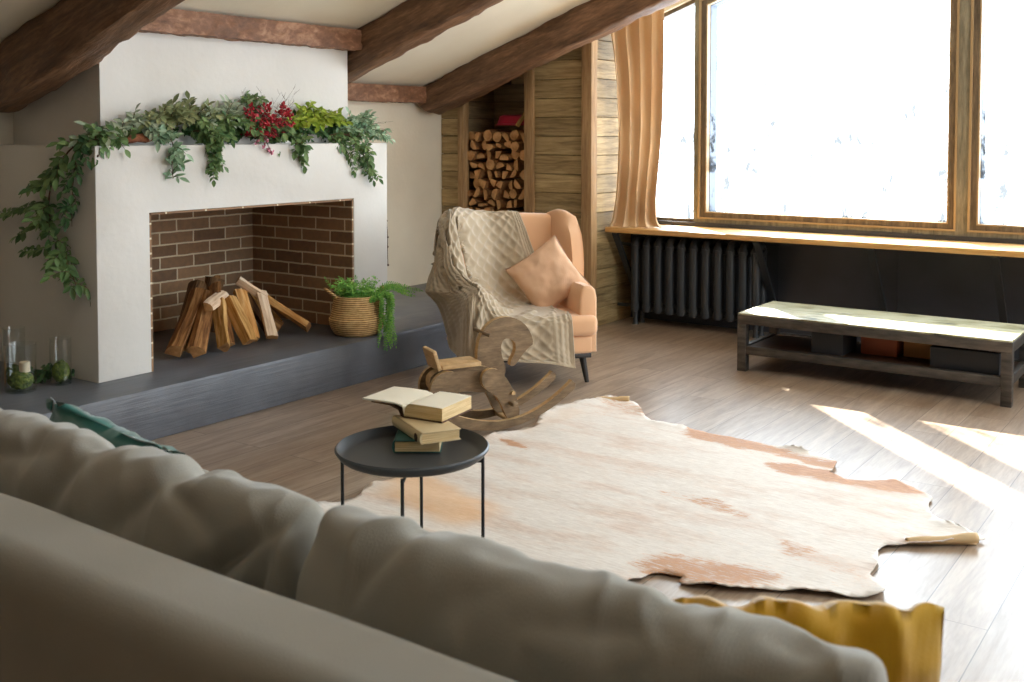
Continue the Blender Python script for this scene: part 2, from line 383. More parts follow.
XL, XR, YB, YF = -5.5, 4.0, -2.6, 7.38
b = NB(); box(b, XL-.15, XR+.15, YB-.15, 7.6, -.15, 0); struct('floor', b, M['floor'], smooth=False)
b = NB()
EX, EY, EZ = (1, 0, 0), (0, 1, 0), (0, 0, 1)
def slab(x0, x1, y0, y1): prism(b, [(x0, ceil(x0)), (x1, ceil(x1)), (x1, ceil(x1)+.18), (x0, ceil(x0)+.18)], (0, (y0+y1)/2, 0), EX, EZ, EY, y1-y0)
slab(XL-.2, RID, YB-.15, 7.62); slab(RID, XR+.2, YB-.15, 2.4); slab(RID, XR+.2, 5.4, 7.62); slab(RID, 1.2, 2.4, 5.4); slab(2.7, XR+.2, 2.4, 5.4)
struct('ceiling', b, M['ceil'], smooth=False)
b = NB(); box(b, XL-.15, XL, 2.0, 7.4, 0, ceil(XL)+.01); struct('wall_left', b, M['cream'], smooth=False)
b = NB(); box(b, XL-.15, XL-.01, YB, 2.0, 0, ceil(XL)+.01); struct('wall_left_rear', b, M['backwood'], smooth=False)  # unseen stretch split off darker so less light bounces onto the fireplace side
b = NB()
box(b, XR, XR+.15, YB, 7.4, 0, .85); box(b, XR, XR+.15, YB, 7.4, 2.55, ceil(XR)+.01); box(b, XR, XR+.15, YB, 3.3, .85, 2.55); box(b, XR, XR+.15, 6.6, 7.4, .85, 2.55); struct('wall_right', b, M['backwood'], smooth=False)
for n, y0, y1 in ((6, 3.3, 6.6),):  # unseen side window, added as fill light on the fireplace front
    root = bpy.data.objects.new('window_%d' % n, None); COL.objects.link(root); root.location = (XR+.07, (y0+y1)/2, .85); root['kind'] = 'structure'
    b = NB()
    for a, c in ((y0, y0+.06), (y1-.06, y1), ((y0+y1)/2-.04, (y0+y1)/2+.04)): box(b, XR+.04, XR+.10, a, c, .85, 2.55)
    box(b, XR+.04, XR+.10, y0, y1, .85, .91); box(b, XR+.04, XR+.10, y0, y1, 2.49, 2.55); obj('frame', b, M['frame'], root, smooth=False)
    b = NB(); box(b, XR+.066, XR+.072, y0+.05, y1-.05, .90, 2.50); obj('pane', b, M['winglass'], root, smooth=False)
b = NB(); prism(b, [(XL, 0), (XR, 0), (XR, ceil(XR)), (RID, ceil(RID)), (XL, ceil(XL))], (0, YB-.075, 0), EX, EZ, EY, .15); struct('wall_back', b, M['backwood'], smooth=False)
root = bpy.data.objects.new('window_7', None); COL.objects.link(root); root.location = (1.95, 4.2, ceil(1.95)); root['kind'] = 'structure'  # unseen roof window, added to throw light on the sofa tops
def rwin(name, x0, x1, y0, y1, dz, th, m):
    b = NB(); prism(b, [(x0, ceil(x0)+dz), (x1, ceil(x1)+dz), (x1, ceil(x1)+dz+th), (x0, ceil(x0)+dz+th)], (0, (y0+y1)/2, 0), EX, EZ, EY, y1-y0); return obj(name, b, m, root, smooth=False)
for a, c, d, e in ((1.2, 1.26, 2.4, 5.4), (2.64, 2.7, 2.4, 5.4), (1.26, 2.64, 2.4, 2.46), (1.26, 2.64, 5.34, 5.4), (1.26, 2.64, 3.87, 3.93)): rwin('frame', a, c, d, e, .05, .08, M['frame'])
rwin('pane', 1.255, 2.645, 2.455, 5.345, .085, .006, M['glass'])
# gable wall with the windows
WX0, WX1, WZ0, WZT = -4.02, 3.2, .775, 3.0
def wtop(x): return min(ceil(x)-.035, WZT)
xk = (WZT+.035-1.83)/SL-5.41
b = NB()
prism(b, [(-4.30, .775), (WX0, .775), (WX0, wtop(WX0)), (xk, WZT), (WX1, WZT), (WX1, .775), (XR, .775), (XR, ceil(XR)), (RID, ceil(RID)), (-4.30, ceil(-4.30))], (0, YF+.11, 0), EX, EZ, EY, .22)
struct('wall_far', b, M['cream'], smooth=False)
b = NB(); box(b, -4.30, XR, YF, YF+.2, 0, .775)
for x in (-2.86, -2.02, -1.18, -.3): box(b, x-.004, x+.004, YF-.004, YF+.01, .03, .70)
struct('trim_1', b, M['slate'], smooth=False)
# planked partition with the log niche
def planks(bm, axis, a0, a1, z0, z1, pos, th, h=.143, topfn=None, sgn=1):
    z = z0; k = 0
    while z < z1-.01:
        ze = min(z+h-.004, z1); c0 = a0
        zt = ze
        j = R.uniform(-.003, .003)
        def bx(u0, u1):
            if axis == 'x': box(bm, u0, u1, pos+j, pos+th+j, z, zt, .003, 1)
            else: box(bm, pos-th+j, pos+j, u0, u1, z, zt, .003, 1)
        if topfn is not None:
            # clip to the slope: start x where ceil > z
            u = (z+h*.5-1.83)/SL-5.41
            c0 = max(a0, u)
        if c0 < a1-.02: bx(c0, a1)
        z += h; k += 1
b = NB(); planks(b, 'x', -5.497, -5.312, 0, 1.80, 6.77, .03, topfn=1); planks(b, 'x', -4.582, -4.138, 0, 2.30, 6.77, .03, topfn=1)
struct('wall_plank_front', b, M['plank'], smooth=False)
def wedge(bm, x0, x1, y0, y1): prism(bm, [(x0, 0), (x1, 0), (x1, ceil(x1)+.01), (x0, ceil(x0)+.01)], (0, (y0+y1)/2, 0), EX, EZ, EY, y1-y0)
b = NB(); wedge(b, -5.499, -5.342, 6.802, 7.26); wedge(b, -4.548, -4.102, 6.802, 7.375); wedge(b, -5.499, -4.548, 7.272, 7.375)
struct('wall_niche_core', b, M['darkcore'], smooth=False)
b = NB(); planks(b, 'y', 6.82, 7.378, 0, 2.30, -4.07, .03); struct('wall_plank_side', b, M['plank'], smooth=False)
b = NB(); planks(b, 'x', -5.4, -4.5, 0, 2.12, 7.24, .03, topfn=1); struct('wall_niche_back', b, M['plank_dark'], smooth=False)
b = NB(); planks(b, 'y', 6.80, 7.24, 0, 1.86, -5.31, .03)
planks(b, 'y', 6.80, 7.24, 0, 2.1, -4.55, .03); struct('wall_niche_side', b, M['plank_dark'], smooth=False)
def postbox(x0, x1, y0, y1, x, n):
    b = NB(); box(b, x0, x1, y0, y1, 0, ceil(x0)-.002, .004); struct('trim_%d' % n, b, M['post'])
postbox(-5.312, -5.252, 6.745, 6.82, 0, 2); postbox(-4.662, -4.580, 6.745, 6.82, 0, 3); postbox(-4.140, -4.052, 6.735, 6.82, 0, 4)

# beams: hewn timber, local x runs up the slope
ANG = math.atan(SL)
def hewn(name, x0, x1, w, h, endcut=True, amp=.010, seed=0, nx=160, round_end=.0):
    bm = NB(); L = x1-x0; ny = 6; nz = 7
    prof = []
    for i in range(ny): prof.append((-w/2+w*i/ny, -h))
    for i in range(nz): prof.append((w/2, -h+h*i/nz))
    for i in range(ny): prof.append((w/2-w*i/ny, 0))
    for i in range(nz): prof.append((-w/2, -h*i/nz))
    rings = []
    for i in range(nx+1):
        s = i/nx; ring = []
        for (yy, zz) in prof:
            x = x0+L*s
            if endcut: x += (zz+h)*math.tan(ANG)*-1*(1-s)+0
            f = fbm((x*2.2+seed, yy*5, zz*5), 4)
            g2 = fbm((x*9+seed, yy*14+3, zz*14), 3)
            cy, cz = yy, zz+h/2
            edge = 1.0 if (abs(abs(yy)-w/2) < 1e-6 and (abs(zz) < 1e-6 or abs(zz+h) < 1e-6)) else 0
            d = amp*(f*1.6+g2*.8)
            k = 1-edge*.07
            y2 = cy*k+(d if cy > 0 else -d)*(abs(cy)/(w/2)); z2 = cz*k+(d if cz > 0 else -d)*(abs(cz)/(h/2))
            if round_end and s < .03: z2 += (1-s/.03)*round_end*(1 if cz < 0 else 0)
            ring.append(bm.verts.new((x, y2, z2-h/2)))
        rings.append(ring)
    n = len(prof)
    for a, c in zip(rings, rings[1:]):
        for k in range(n): bm.faces.new((a[k], a[(k+1) % n], c[(k+1) % n], c[k]))
    bm.faces.new(rings[0][::-1]); bm.faces.new(rings[-1])
    bmesh.ops.recalc_face_normals(bm, faces=bm.faces)
    return obj(name, bm, M['beam'], None, angle=60)
def beam(y, w, h, seed, label):  # seated against the roof slope
    o = hewn('roof_beam', 0, (RID-.02-(XL+.005))/math.cos(ANG), w, h, seed=seed, amp=.011, round_end=.02)
    o.location = (XL+.03, y, ceil(XL+.03)+.005); o.rotation_euler = (0, -ANG, 0)
    tag(o, label, 'beam', None)
    return o
beam(3.00, .20, .295, 3, 'huge dark hewn roof beam crossing the upper left corner, nearest of the sloping beams')
beam(5.00, .20, .235, 11, 'dark hewn sloping roof beam rising from the right edge of the chimney')
beam(6.54, .20, .238, 23, 'dark hewn sloping roof beam along the top of the plank wall and curtain')
def plate(x0, x1, y0, y1, z0, z1, seed, label):
    bm = NB(); ny = 90
    w = x1-x0; h = z1-z0; rings = []; prof = []
    for i in range(4): prof.append((i/4, 0))
    for i in range(5): prof.append((1, i/5))
    for i in range(4): prof.append((1-i/4, 1))
    for i in range(5): prof.append((0, 1-i/5))
    for i in range(ny+1):
        y = y0+(y1-y0)*i/ny; r = []
        for a, c in prof:
            d = .010*fbm((y*9+seed, a*2, c*3), 4)+.006*fbm((y*26+seed, a*4, c*2), 2)
            xx = x0+w*a+(d if a > .5 else 0); zz = z0+h*c+(d*.8 if c < .3 else 0)
            r.append(bm.verts.new((xx, y, zz)))
        rings.append(r)
    n = len(prof)
    for a, c in zip(rings, rings[1:]):
        for k in range(n): bm.faces.new((a[k], a[(k+1) % n], c[(k+1) % n], c[k]))
    bm.faces.new(rings[0][::-1]); bm.faces.new(rings[-1])
    tag(obj('wall_beam', bm, M['plate'], None, angle=60), label, 'beam')
plate(-4.706, -4.615, 3.12, 4.90, 1.968, ceil(-4.66)-.01, 1, 'chiselled light brown horizontal beam across the top of the chimney')
plate(-5.495, -5.38, 5.11, 6.44, 1.688, ceil(-5.44)-.005, 5, 'short chiselled brown beam along the cream wall between two sloping beams')

# windows
def window(n, x0, x1):
    root = bpy.data.objects.new('window_%d' % n, None); COL.objects.link(root); root.location = ((x0+x1)/2, 7.45, WZ0); root['kind'] = 'structure'
    def poly(a0, a1, z0, dz): # opening polygon with sloped top
        p = [(a0, z0), (a1, z0), (a1, wtop(a1)-dz)]
        if a0 < xk < a1: p.append((xk, WZT-dz))
        p.append((a0, wtop(a0)-dz)); return p
    def ring(o0, o1, ozb, odz, i0, i1, izb, idz, y, th):
        bm = NB()
        P = poly(o0, o1, ozb, odz); Q = poly(i0, i1, izb, idz)
        if len(P) != len(Q):
            P = [(o0, ozb), (o1, ozb), (o1, wtop(o1)-odz), (o0, wtop(o0)-odz)]; Q = [(i0, izb), (i1, izb), (i1, wtop(i1)-idz), (i0, wtop(i0)-idz)]
        k = len(P)
        for i in range(k):
            prism(bm, [P[i], P[(i+1) % k], Q[(i+1) % k], Q[i]], (0, y, 0), EX, EZ, EY, th)
        return bm
    obj('outer_frame', ring(x0, x1, WZ0, 0, x0+.038, x1-.038, WZ0+.032, .035, 7.455, .11), M['frame_gray'], root, smooth=False)
    obj('bead', ring(x0+.036, x1-.036, WZ0+.030, .034, x0+.050, x1-.050, WZ0+.042, .047, 7.430, .075), M['gold'], root, smooth=False)
    obj('sash', ring(x0+.050, x1-.050, WZ0+.042, .047, x0+.088, x1-.088, WZ0+.075, .085, 7.440, .06), M['frame'], root, smooth=False)
    obj('inner_bead', ring(x0+.088, x1-.088, WZ0+.075, .085, x0+.098, x1-.098, WZ0+.083, .094, 7.436, .05), M['gold'], root, smooth=False)
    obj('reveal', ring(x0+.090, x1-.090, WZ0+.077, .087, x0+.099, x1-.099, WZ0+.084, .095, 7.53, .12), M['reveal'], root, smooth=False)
    bm = NB(); prism(bm, poly(x0+.097, x1-.097, WZ0+.082, .093), (0, 7.468, 0), EX, EZ, EY, .006)
    obj('pane', bm, M['winglass'], root, smooth=False)
def slim_window(n, x0, x1):
    root = bpy.data.objects.new('window_%d' % n, None); COL.objects.link(root); root.location = ((x0+x1)/2, 7.45, WZ0); root['kind'] = 'structure'
    bm = NB(); box(bm, x0, x1, 7.42, 7.49, WZ0, WZ0+.022); box(bm, x0, x0+.02, 7.42, 7.49, WZ0, wtop(x0)); box(bm, x1-.012, x1, 7.42, 7.49, WZ0, wtop(x1))
    prism(bm, [(x0, wtop(x0)-.03), (x1, wtop(x1)-.03), (x1, wtop(x1)), (x0, wtop(x0))], (0, 7.455, 0), EX, EZ, EY, .07)
    obj('frame', bm, M['frame'], root, smooth=False)
    bm = NB(); prism(bm, [(x0+.015, WZ0+.02), (x1-.01, WZ0+.02), (x1-.01, wtop(x1)-.02), (x0+.015, wtop(x0)-.02)], (0, 7.468, 0), EX, EZ, EY, .006)
    obj('pane', bm, M['winglass'], root, smooth=False)
slim_window(1, WX0, -3.545); window(2, -3.545, -1.620); window(3, -1.620, .3); window(4, .3, 2.2); slim_window(5, 2.2, WX1)

# window board with its diagonal brackets
t = thing('windowsill', 'long honey-coloured wooden window board above the black radiator', 'windowsill', (-.03, 7.2, .705))
b = NB(); box(b, -4.045, XR-.01, 6.925, 7.415, .708, .745, .003); obj('board', b, M['sill'], t)
for x in (-3.985, -2.86, -2.08, -1.33, -.4, .6):
    b = NB(); a = Vector((x, 6.97, .700)); c = Vector((x, 7.365, .13)); d = (c-a).normalized(); u = Vector((1, 0, 0)); w = d.cross(u)
    prism(b, [(-.022, -.010), (.022, -.010), (.022, .010), (-.022, .010)], (a+c)/2, u, w, d, (c-a).length)
    box(b, x-.02, x+.02, 6.96, 7.375, .690, .7075)
    obj('bracket', b, M['rad'], t)

# fireplace
HZ = .246; HXF = -4.257
t = thing('fireplace', 'large white plastered fireplace with brick-lined firebox and chimney', 'fireplace', (-5.0, 4.03, HZ))
b = NB()
prism(b, [(3.0, HZ), (3.30, HZ), (3.30, 1.051), (4.766, 1.051), (4.766, HZ), (5.07, HZ), (5.07, 1.39), (3.0, 1.39)], (-5.03, 0, 0), EY, EZ, EX, .936, .006)
obj('surround', b, M['white'], t)
b = NB(); prism(b, [(-5.498, 1.39), (-4.71, 1.39), (-4.71, ceil(-4.71)-.002), (-5.498, ceil(-5.498)-.002)], (0, 4.0, 0), EX, EZ, EY, 1.74)
obj('chimney_breast', b, M['white'], t, smooth=False)
fb = NB(); box(fb, -5.495, -5.472, 3.302, 4.764, HZ+.001, 1.049); fo = obj('firebox_back', fb, M['brick_y'], t, smooth=False)
fb = NB(); box(fb, -5.470, -4.566, 4.752, 4.765, HZ+.001, 1.049); obj('firebox_side', fb, M['brick_x'], t, smooth=False)
fb = NB(); box(fb, -5.470, -4.566, 3.301, 3.312, HZ+.001, 1.049); obj('firebox_side', fb, M['brick_x'], t, smooth=False)
fb = NB(); box(fb, -5.470, -4.566, 3.302, 4.764, 1.040, 1.050); obj('firebox_top', fb, M['brick_y'], t, smooth=False)
b = NB(); box(b, XL+.002, HXF, .4, 6.765, 0.0, HZ, .008); o = obj('hearth', b, M['hearth']); tag(o, 'long raised dark grey painted hearth step running under the fireplace', 'hearth')

# ------------------------------------------------------------------ armchair (local frame: x to its right as seen, y back, z up)
CH_RZ = math.atan2(.78, .626)
CH_LOC = (-3.350, 4.975, 0)
chair = thing('armchair', 'peach upholstered wingback armchair with black tapered legs beside the hearth', 'armchair', CH_LOC, CH_RZ)
def ell(px, pz, n): pass
# base upholstery
b = NB(); box(b, -.355, .355, .03, .74, .175, .285, .022, 3); obj('seat_base', b, M['chair'], chair, local=True)
b = NB(); box(b, -.35, .35, .05, .72, .148, .176, .004); obj('base_frame', b, M['blackwood'], chair, local=True)
# seat cushion with crowned top
def soft_box(x0, x1, y0, y1, z0, z1, r=.04, crown=.015, nx=14, ny=14, fn=None):
    t = NB(); box(t, x0, x1, y0, y1, z0, z1, r, 4)
    bmesh.ops.subdivide_edges(t, edges=[e for e in t.edges if e.calc_length() > .15], cuts=8, use_grid_fill=True)
    cx, cy = (x0+x1)/2, (y0+y1)/2
    for v in t.verts:
        if v.co.z > (z0+z1)/2:
            k = max(0, 1-((v.co.x-cx)/((x1-x0)/2))**2)*max(0, 1-((v.co.y-cy)/((y1-y0)/2))**2)
            v.co.z += crown*k
        if fn: v.co = fn(v.co)
    return t
obj('seat_cushion', soft_box(-.268, .375, -.005, .60, .283, .400, .035, .018), M['chair'], chair, local=True)
for s in (-1, 1):
    b = NB()
    # arm: rounded slab with front face, tapering back into the wing
    prof = []
    for (u, v) in ((-.055, .18), (-.055, .50), (-.045, .545), (-.022, .568), (.022, .568), (.045, .545), (.055, .50), (.055, .18)): prof.append((u, v))
    t = NB(); prism(t, prof, (s*.325, .335, 0), (1, 0, 0), (0, 0, 1), (0, 1, 0), .60)
    bmesh.ops.bevel(t, geom=[e for e in t.edges if abs((e.verts[0].co-e.verts[1].co).y) < 1e-5 and e.verts[0].co.y < .1], offset=.02, segments=3, profile=.5, affect='EDGES')
    join(b, t); obj('arm', b, M['chair'], chair, local=True)
# back: leaning, slightly concave, rounded top edge
def back_fn(sgn):
    def f(u, v):
        x = -.345+.69*u; z = .25+.655*v
        lean = .50+.21*((z-.25)/.70)
        yy = lean+(.0 if sgn < 0 else .13)
        yy += (.03*(1-((x)/.36)**2) if sgn < 0 else 0)
        z2 = z+.012*math.cos(x/.36*PI/2)*v
        return Vector((x, yy, z2))
    return f
b = NB(); N1, N2 = 20, 20
A = [[None]*(N2+1) for _ in range(N1+1)]
import itertools
def superslab(nx, nz, ffront, fback, r):
    """closed shell between two sheets with rounded rim"""
    bm = NB(); K = 6; rings = []
    per = [(i/nx, 0) for i in range(nx)]+[(1, j/nz) for j in range(nz)]+[(1-i/nx, 1) for i in range(nx)]+[(0, 1-j/nz) for j in range(nz)]
    F = grid(bm, nx, nz, lambda u, v: ffront(u, v)); B = grid(bm, nx, nz, lambda u, v: fback(u, v))
    def pick(G, p): return G[round(p[0]*nx)][round(p[1]*nz)]
    c = ffront(.5, .5)
    prev = [pick(F, p) for p in per]
    for k in range(1, K):
        a = PI*k/K; row = []
        for p in per:
            f = ffront(*p); q = fback(*p); m = (f+q)/2; h = (f-q)/2
            out = Vector((m.x-ffront(.5, .5).x, 0, m.z-ffront(.5, .5).z))
            d = Vector(((1 if p[0] > .999 else -1 if p[0] < .001 else 0), 0, (1 if p[1] > .999 else -1 if p[1] < .001 else 0)))
            if d.length > 0: d.normalize()
            row.append(bm.verts.new(m+h*math.cos(a)+d*r*math.sin(a)))
        for i in range(len(per)): bm.faces.new((prev[i], prev[(i+1) % len(per)], row[(i+1) % len(per)], row[i]))
        prev = row
    last = [pick(B, p) for p in per]
    for i in range(len(per)): bm.faces.new((prev[i], prev[(i+1) % len(per)], last[(i+1) % len(per)], last[i]))
    return bm
obj('backrest', superslab(18, 18, lambda u, v: back_fn(-1)(u, v), lambda u, v: back_fn(1)(u, v), .03), M['chair'], chair, local=True)
# wings: flaring forward and outward
for s in (-1, 1):
    def wing(u, v, off, s=s):
        # u 0 back .. 1 front, v 0 bottom .. 1 top
        z = .52+.395*v+(.030*math.sin(PI*min(1, u*.9))*v)
        ybk = .52+.21*((z-.25)/.70)+.06
        dep = .19+.07*(1-v)+.03*math.sin(PI*v)
        y = ybk-dep*u*1.35
        x = .325+.075*u*(.35+.65*v)+off
        if v > .8: y += (v-.8)*.25*u
        return Vector((s*x, y, z-.012*u*u*v))
    obj('wing', superslab(10, 14, lambda u, v: wing(u, v, -.032), lambda u, v: wing(u, v, .032), .028), M['chair'], chair, local=True)
for x, y in ((-.31, .10), (.31, .10), (-.28, .66), (.28, .66)):
    b = NB(); sx = 1 if x > 0 else -1; sy = -1 if y < .3 else 1
    tube(b, [(x, y, .150), (x+sx*.022, y+sy*.022, 0)], [.021, .013], 14); obj('leg', b, M['blackwood'], chair, local=True)

# knitted throw: authored sheet over wing, back, seat and left arm
RW = [  # rows top to bottom; columns outer-left -> right (chair-local)
 [(-.47, .66, .60), (-.45, .76, .66), (-.38, .85, .74), (-.24, .88, .76), (-.10, .89, .76), (.02, .89, .76), (.09, .89, .78)],
 [(-.45, .62, .86), (-.42, .66, .935), (-.34, .72, .985), (-.24, .745, .975), (-.10, .755, .965), (.03, .755, .96), (.10, .755, .955)],
 [(-.465, .52, .83), (-.445, .46, .905), (-.385, .45, .975), (-.265, .57, .955), (-.10, .68, .93), (.035, .68, .93), (.11, .68, .925)],
 [(-.50, .46, .72), (-.47, .40, .77), (-.395, .380, .82), (-.275, .450, .79), (-.10, .60, .79), (.06, .63, .79), (.145, .63, .79)],
 [(-.535, .44, .61), (-.48, .37, .64), (-.390, .290, .68), (-.26, .375, .64), (-.09, .54, .64), (.09, .57, .64), (.18, .58, .64)],
 [(-.56, .43, .510), (-.440, .29, .545), (-.345, .21, .612), (-.235, .28, .54), (-.08, .43, .49), (.08, .46, .49), (.16, .47, .49)],
 [(-.48, .48, .43), (-.412, .20, .525), (-.335, .13, .610), (-.235, .20, .52), (-.10, .26, .440), (.06, .27, .435), (.17, .27, .435)],
 [(-.44, .50, .34), (-.410, .10, .495), (-.335, .02, .595), (-.240, .06, .53), (-.13, .08, .440), (.06, .07, .435), (.205, .08, .428)],
 [(-.42, .50, .26), (-.408, .04, .40), (-.345, -.015, .49), (-.260, -.025, .46), (-.14, -.035, .385), (.04, -.04, .385), (.20, -.04, .385)],
 [(-.41, .49, .20), (-.405, .08, .20), (-.36, -.03, .32), (-.270, -.040, .30), (-.13, -.050, .25), (.05, -.055, .23), (.21, -.055, .21)],
 [(-.40, .48, .16), (-.40, .06, .15), (-.37, -.035, .19), (-.28, -.045, .19), (-.12, -.055, .17), (.06, -.06, .15), (.215, -.06, .115)],
]
def throw_pt(u, v):
    cols = [cr(r, u) for r in RW]
    return cr(cols, v)
def throw_bm(off_amp=1.0):
    bm = NB(); NU, NV = 190, 280
    P = [[throw_pt(i/NU, j/NV) for j in range(NV+1)] for i in range(NU+1)]
    V = []
    for i in range(NU+1):
        row = []
        for j in range(NV+1):
            a = P[min(i+1, NU)][j]-P[max(i-1, 0)][j]; c = P[i][min(j+1, NV)]-P[i][max(j-1, 0)]
            n = a.cross(c)
            if n.length > 1e-12: n.normalize()
            p = P[i][j]; u = i/NU; v = j/NV
            U = u*.78; Vv = v*1.75
            # pattern: diamonds in the centre, cables towards the borders
            if .30 < u < .86:
                q = 1/.062
                h = abs(math.sin(PI*(U*q+Vv*q*.62)))*abs(math.sin(PI*(U*q-Vv*q*.62)))
                h = .016*(h**.7)
            else:
                cb = math.sin(2*PI*U/.052); h = .011*(1-abs(cb)**1.5*.9)*(.7+.3*math.sin(2*PI*Vv/.05+(0 if cb > 0 else PI)))
            if v > .975 or u < .02 or u > .975: h = .004*(.5+.5*math.sin(2*PI*U/.014))
            fold = .016*fbm((U*5, Vv*2.6, 1.7), 3)*(1.0 if (v < .35 and .35 < u) else 1.6)
            # gathered folds on the seat
            g = math.exp(-((v-.66)/.06)**2)*(1 if u > .55 else 0)*max(0, min(1, (u-.55)*8))
            fold += g*(.022*math.sin(U*58+Vv*22)+.012)
            fold += (.012*math.sin(U*46+Vv*3) if (u < .32 or v > .80) else 0)*min(1, abs(v-.35)*4)
            row.append(p+n*(h+max(fold, -.006)+.004))
        V.append(row)
    from mathutils.bvhtree import BVHTree
    trees = []
    for ch in COL.objects:
        if ch.parent is chair: 
            me = ch.data; trees.append(BVHTree.FromPolygons([v.co.copy() for v in me.vertices], [list(p.vertices) for p in me.polygons]))
    for _ in range(2):
        for row in V:
            for k, p in enumerate(row):
                for tr in trees:
                    loc, nr, ix, d = tr.find_nearest(p, .12)
                    if loc is not None:
                        sd_ = (p-loc).dot(nr)
                        if sd_ < 0 or d < .008: p = loc+nr*.0085
                row[k] = p
    # relax a little so pushed verts stay smooth
    for _ in range(3):
        W2 = [[(V[max(i-1, 0)][j]+V[min(i+1, NU)][j]+V[i][max(j-1, 0)]+V[i][min(j+1, NV)])/4 for j in range(NV+1)] for i in range(NU+1)]
        V = [[V[i][j]*.55+W2[i][j]*.45 for j in range(NV+1)] for i in range(NU+1)]
    vs = [[bm.verts.new(p) for p in row] for row in V]
    for i in range(NU):
        for j in range(NV): bm.faces.new((vs[i][j], vs[i+1][j], vs[i+1][j+1], vs[i][j+1]))
    return bm
CM = Matrix.Translation(CH_LOC) @ Matrix.Rotation(CH_RZ, 4, 'Z')
t = throw_bm(); bmesh.ops.transform(t, matrix=CM, verts=t.verts)
throw = obj('knitted_throw', t, M['throw'], None, angle=180)
sm = throw.modifiers.new('thickness', 'SOLIDIFY'); sm.thickness = .007; sm.offset = -1
tag(throw, 'chunky beige cable-knit throw draped over the back, arm and seat of the armchair', 'blanket')

def pillow_bm(w, h, th, seed=0, n=34, wr=.006, pinch=.10, dents=()):
    bm = NB(); rows = {}
    def f(sgn):
        def g(u, v):
            a, c = u*2-1, v*2-1
            k = (1-abs(a)**2.6)*(1-abs(c)**2.6); k = max(k, 0)**.55
            sx = 1-pinch*(1-abs(c)**2)*(abs(a)**3)*.6; sy = 1-pinch*(1-abs(a)**2)*(abs(c)**3)*.6
            z = sgn*th/2*k
            wv = wr*fbm((a*2.3+seed, c*2.3, sgn*3+seed), 4)*min(1, k*2.5)
            cr_ = wr*1.2*math.sin((a+c)*9+seed+3*fbm((a*1.5, c*1.5, seed), 2))*(abs(a)*abs(c))**1.0
            d = 0
            for (da, dc, dr, dd) in dents: d -= dd*math.exp(-((a-da)**2+(c-dc)**2)/dr**2)
            return Vector((a*w/2*sx, c*h/2*sy, z+sgn*(wv*2+cr_+d*min(1, k*3))))
        return g
    A = grid(bm, n, n, f(1)); B = grid(bm, n, n, f(-1))
    bmesh.ops.remove_doubles(bm, verts=bm.verts, dist=.0004)
    # weld borders
    for i in range(n+1):
        pass
    bmesh.ops.holes_fill(bm, edges=[e for e in bm.edges if len(e.link_faces) == 1], sides=0)
    return bm
def place(bm, loc, ex, ey):
    """put local xy plane onto axes ex, ey"""
    ex = Vector(ex).normalized(); ey = Vector(ey); ey = (ey-ex*ey.dot(ex)).normalized(); ez = ex.cross(ey)
    m = Matrix(((ex.x, ey.x, ez.x, loc[0]), (ex.y, ey.y, ez.y, loc[1]), (ex.z, ey.z, ez.z, loc[2]), (0, 0, 0, 1)))
    bmesh.ops.transform(bm, matrix=m, verts=bm.verts); return bm
t = pillow_bm(.37, .37, .13, 2, wr=.005, pinch=.14)
place(t, (.165, .315, .590), (.72, -.10, .50), (-.50, .32, .80)); bmesh.ops.transform(t, matrix=CM, verts=t.verts)
tag(obj('throw_pillow', t, M['pinkpillow'], None, angle=180), 'small square peach linen pillow leaning on its corner in the armchair', 'pillow')

# ------------------------------------------------------------------ rocking horse
HO = Vector((-3.08, 4.22, 0.018)); HD = Vector((.5, .866, 0)); HN = Vector((.866, -.5, 0))
horse = thing('rocking_horse', 'plain plywood rocking horse toy in front of the armchair', 'rocking horse', tuple(HO), 0)
def smoothpoly(p, k=2):
    for _ in range(k):
        q = []
        for i in range(len(p)):
            a, c = p[i], p[(i+1) % len(p)]
            q += [(a[0]*.75+c[0]*.25, a[1]*.75+c[1]*.25), (a[0]*.25+c[0]*.75, a[1]*.25+c[1]*.75)]
        p = q
    return p
def board(name, poly, off, th, m=None, k=2, parent=horse):
    b = NB(); prism(b, smoothpoly(poly, k) if k else poly, HO+HN*off, HD, (0, 0, 1), HN, th)
    for f in b.faces:
        n = f.normal if f.normal.length else Vector((0, 0, 1))
    bmesh.ops.recalc_face_normals(b, faces=b.faces)
    for f in b.faces: f.material_index = 0 if abs(f.normal.dot(HN)) > .8 else 1
    return obj(name, b, m or [M['horsewood'], M['horseedge']], parent, angle=50)
board('head', [(-.125, .17), (-.112, .312), (-.110, .378), (-.099, .428), (-.073, .477), (-.035, .509), (.025, .527), (.085, .521), (.140, .491), (.180, .437), (.196, .380), (.170, .366), (.130, .327), (.094, .280), (.066, .278), (.068, .306), (.092, .340), (.098, .381), (.082, .408), (.047, .421), (.025, .410), (.014, .378), (.022, .326), (.040, .283), (.041, .245), (.002, .16)], 0, .034, k=1)
board('body', [(-.37, .21), (-.35, .30), (-.10, .305), (-.02, .27), (.0, .19), (-.06, .16), (-.20, .185), (-.30, .17)], 0, .060)
FL = [(-.118, .262), (-.092, .291), (-.040, .291), (-.004, .262), (.024, .223), (.052, .175), (.074, .121), (.086, .059), (.075, .022), (.035, .022), (.008, .057), (-.014, .11), (-.042, .158), (-.085, .185), (-.114, .215)]
legs = {s: board('front_leg', FL, s*.075, .026, k=1) for s in (1, -1)}
RL = [(-.385, .20), (-.372, .255), (-.338, .290), (-.296, .301), (-.249, .291), (-.226, .258), (-.232, .20), (-.262, .12), (-.300, .03), (-.360, .03), (-.372, .12)]
for s in (1, -1): board('rear_leg', RL, s*.075, .026, k=1)
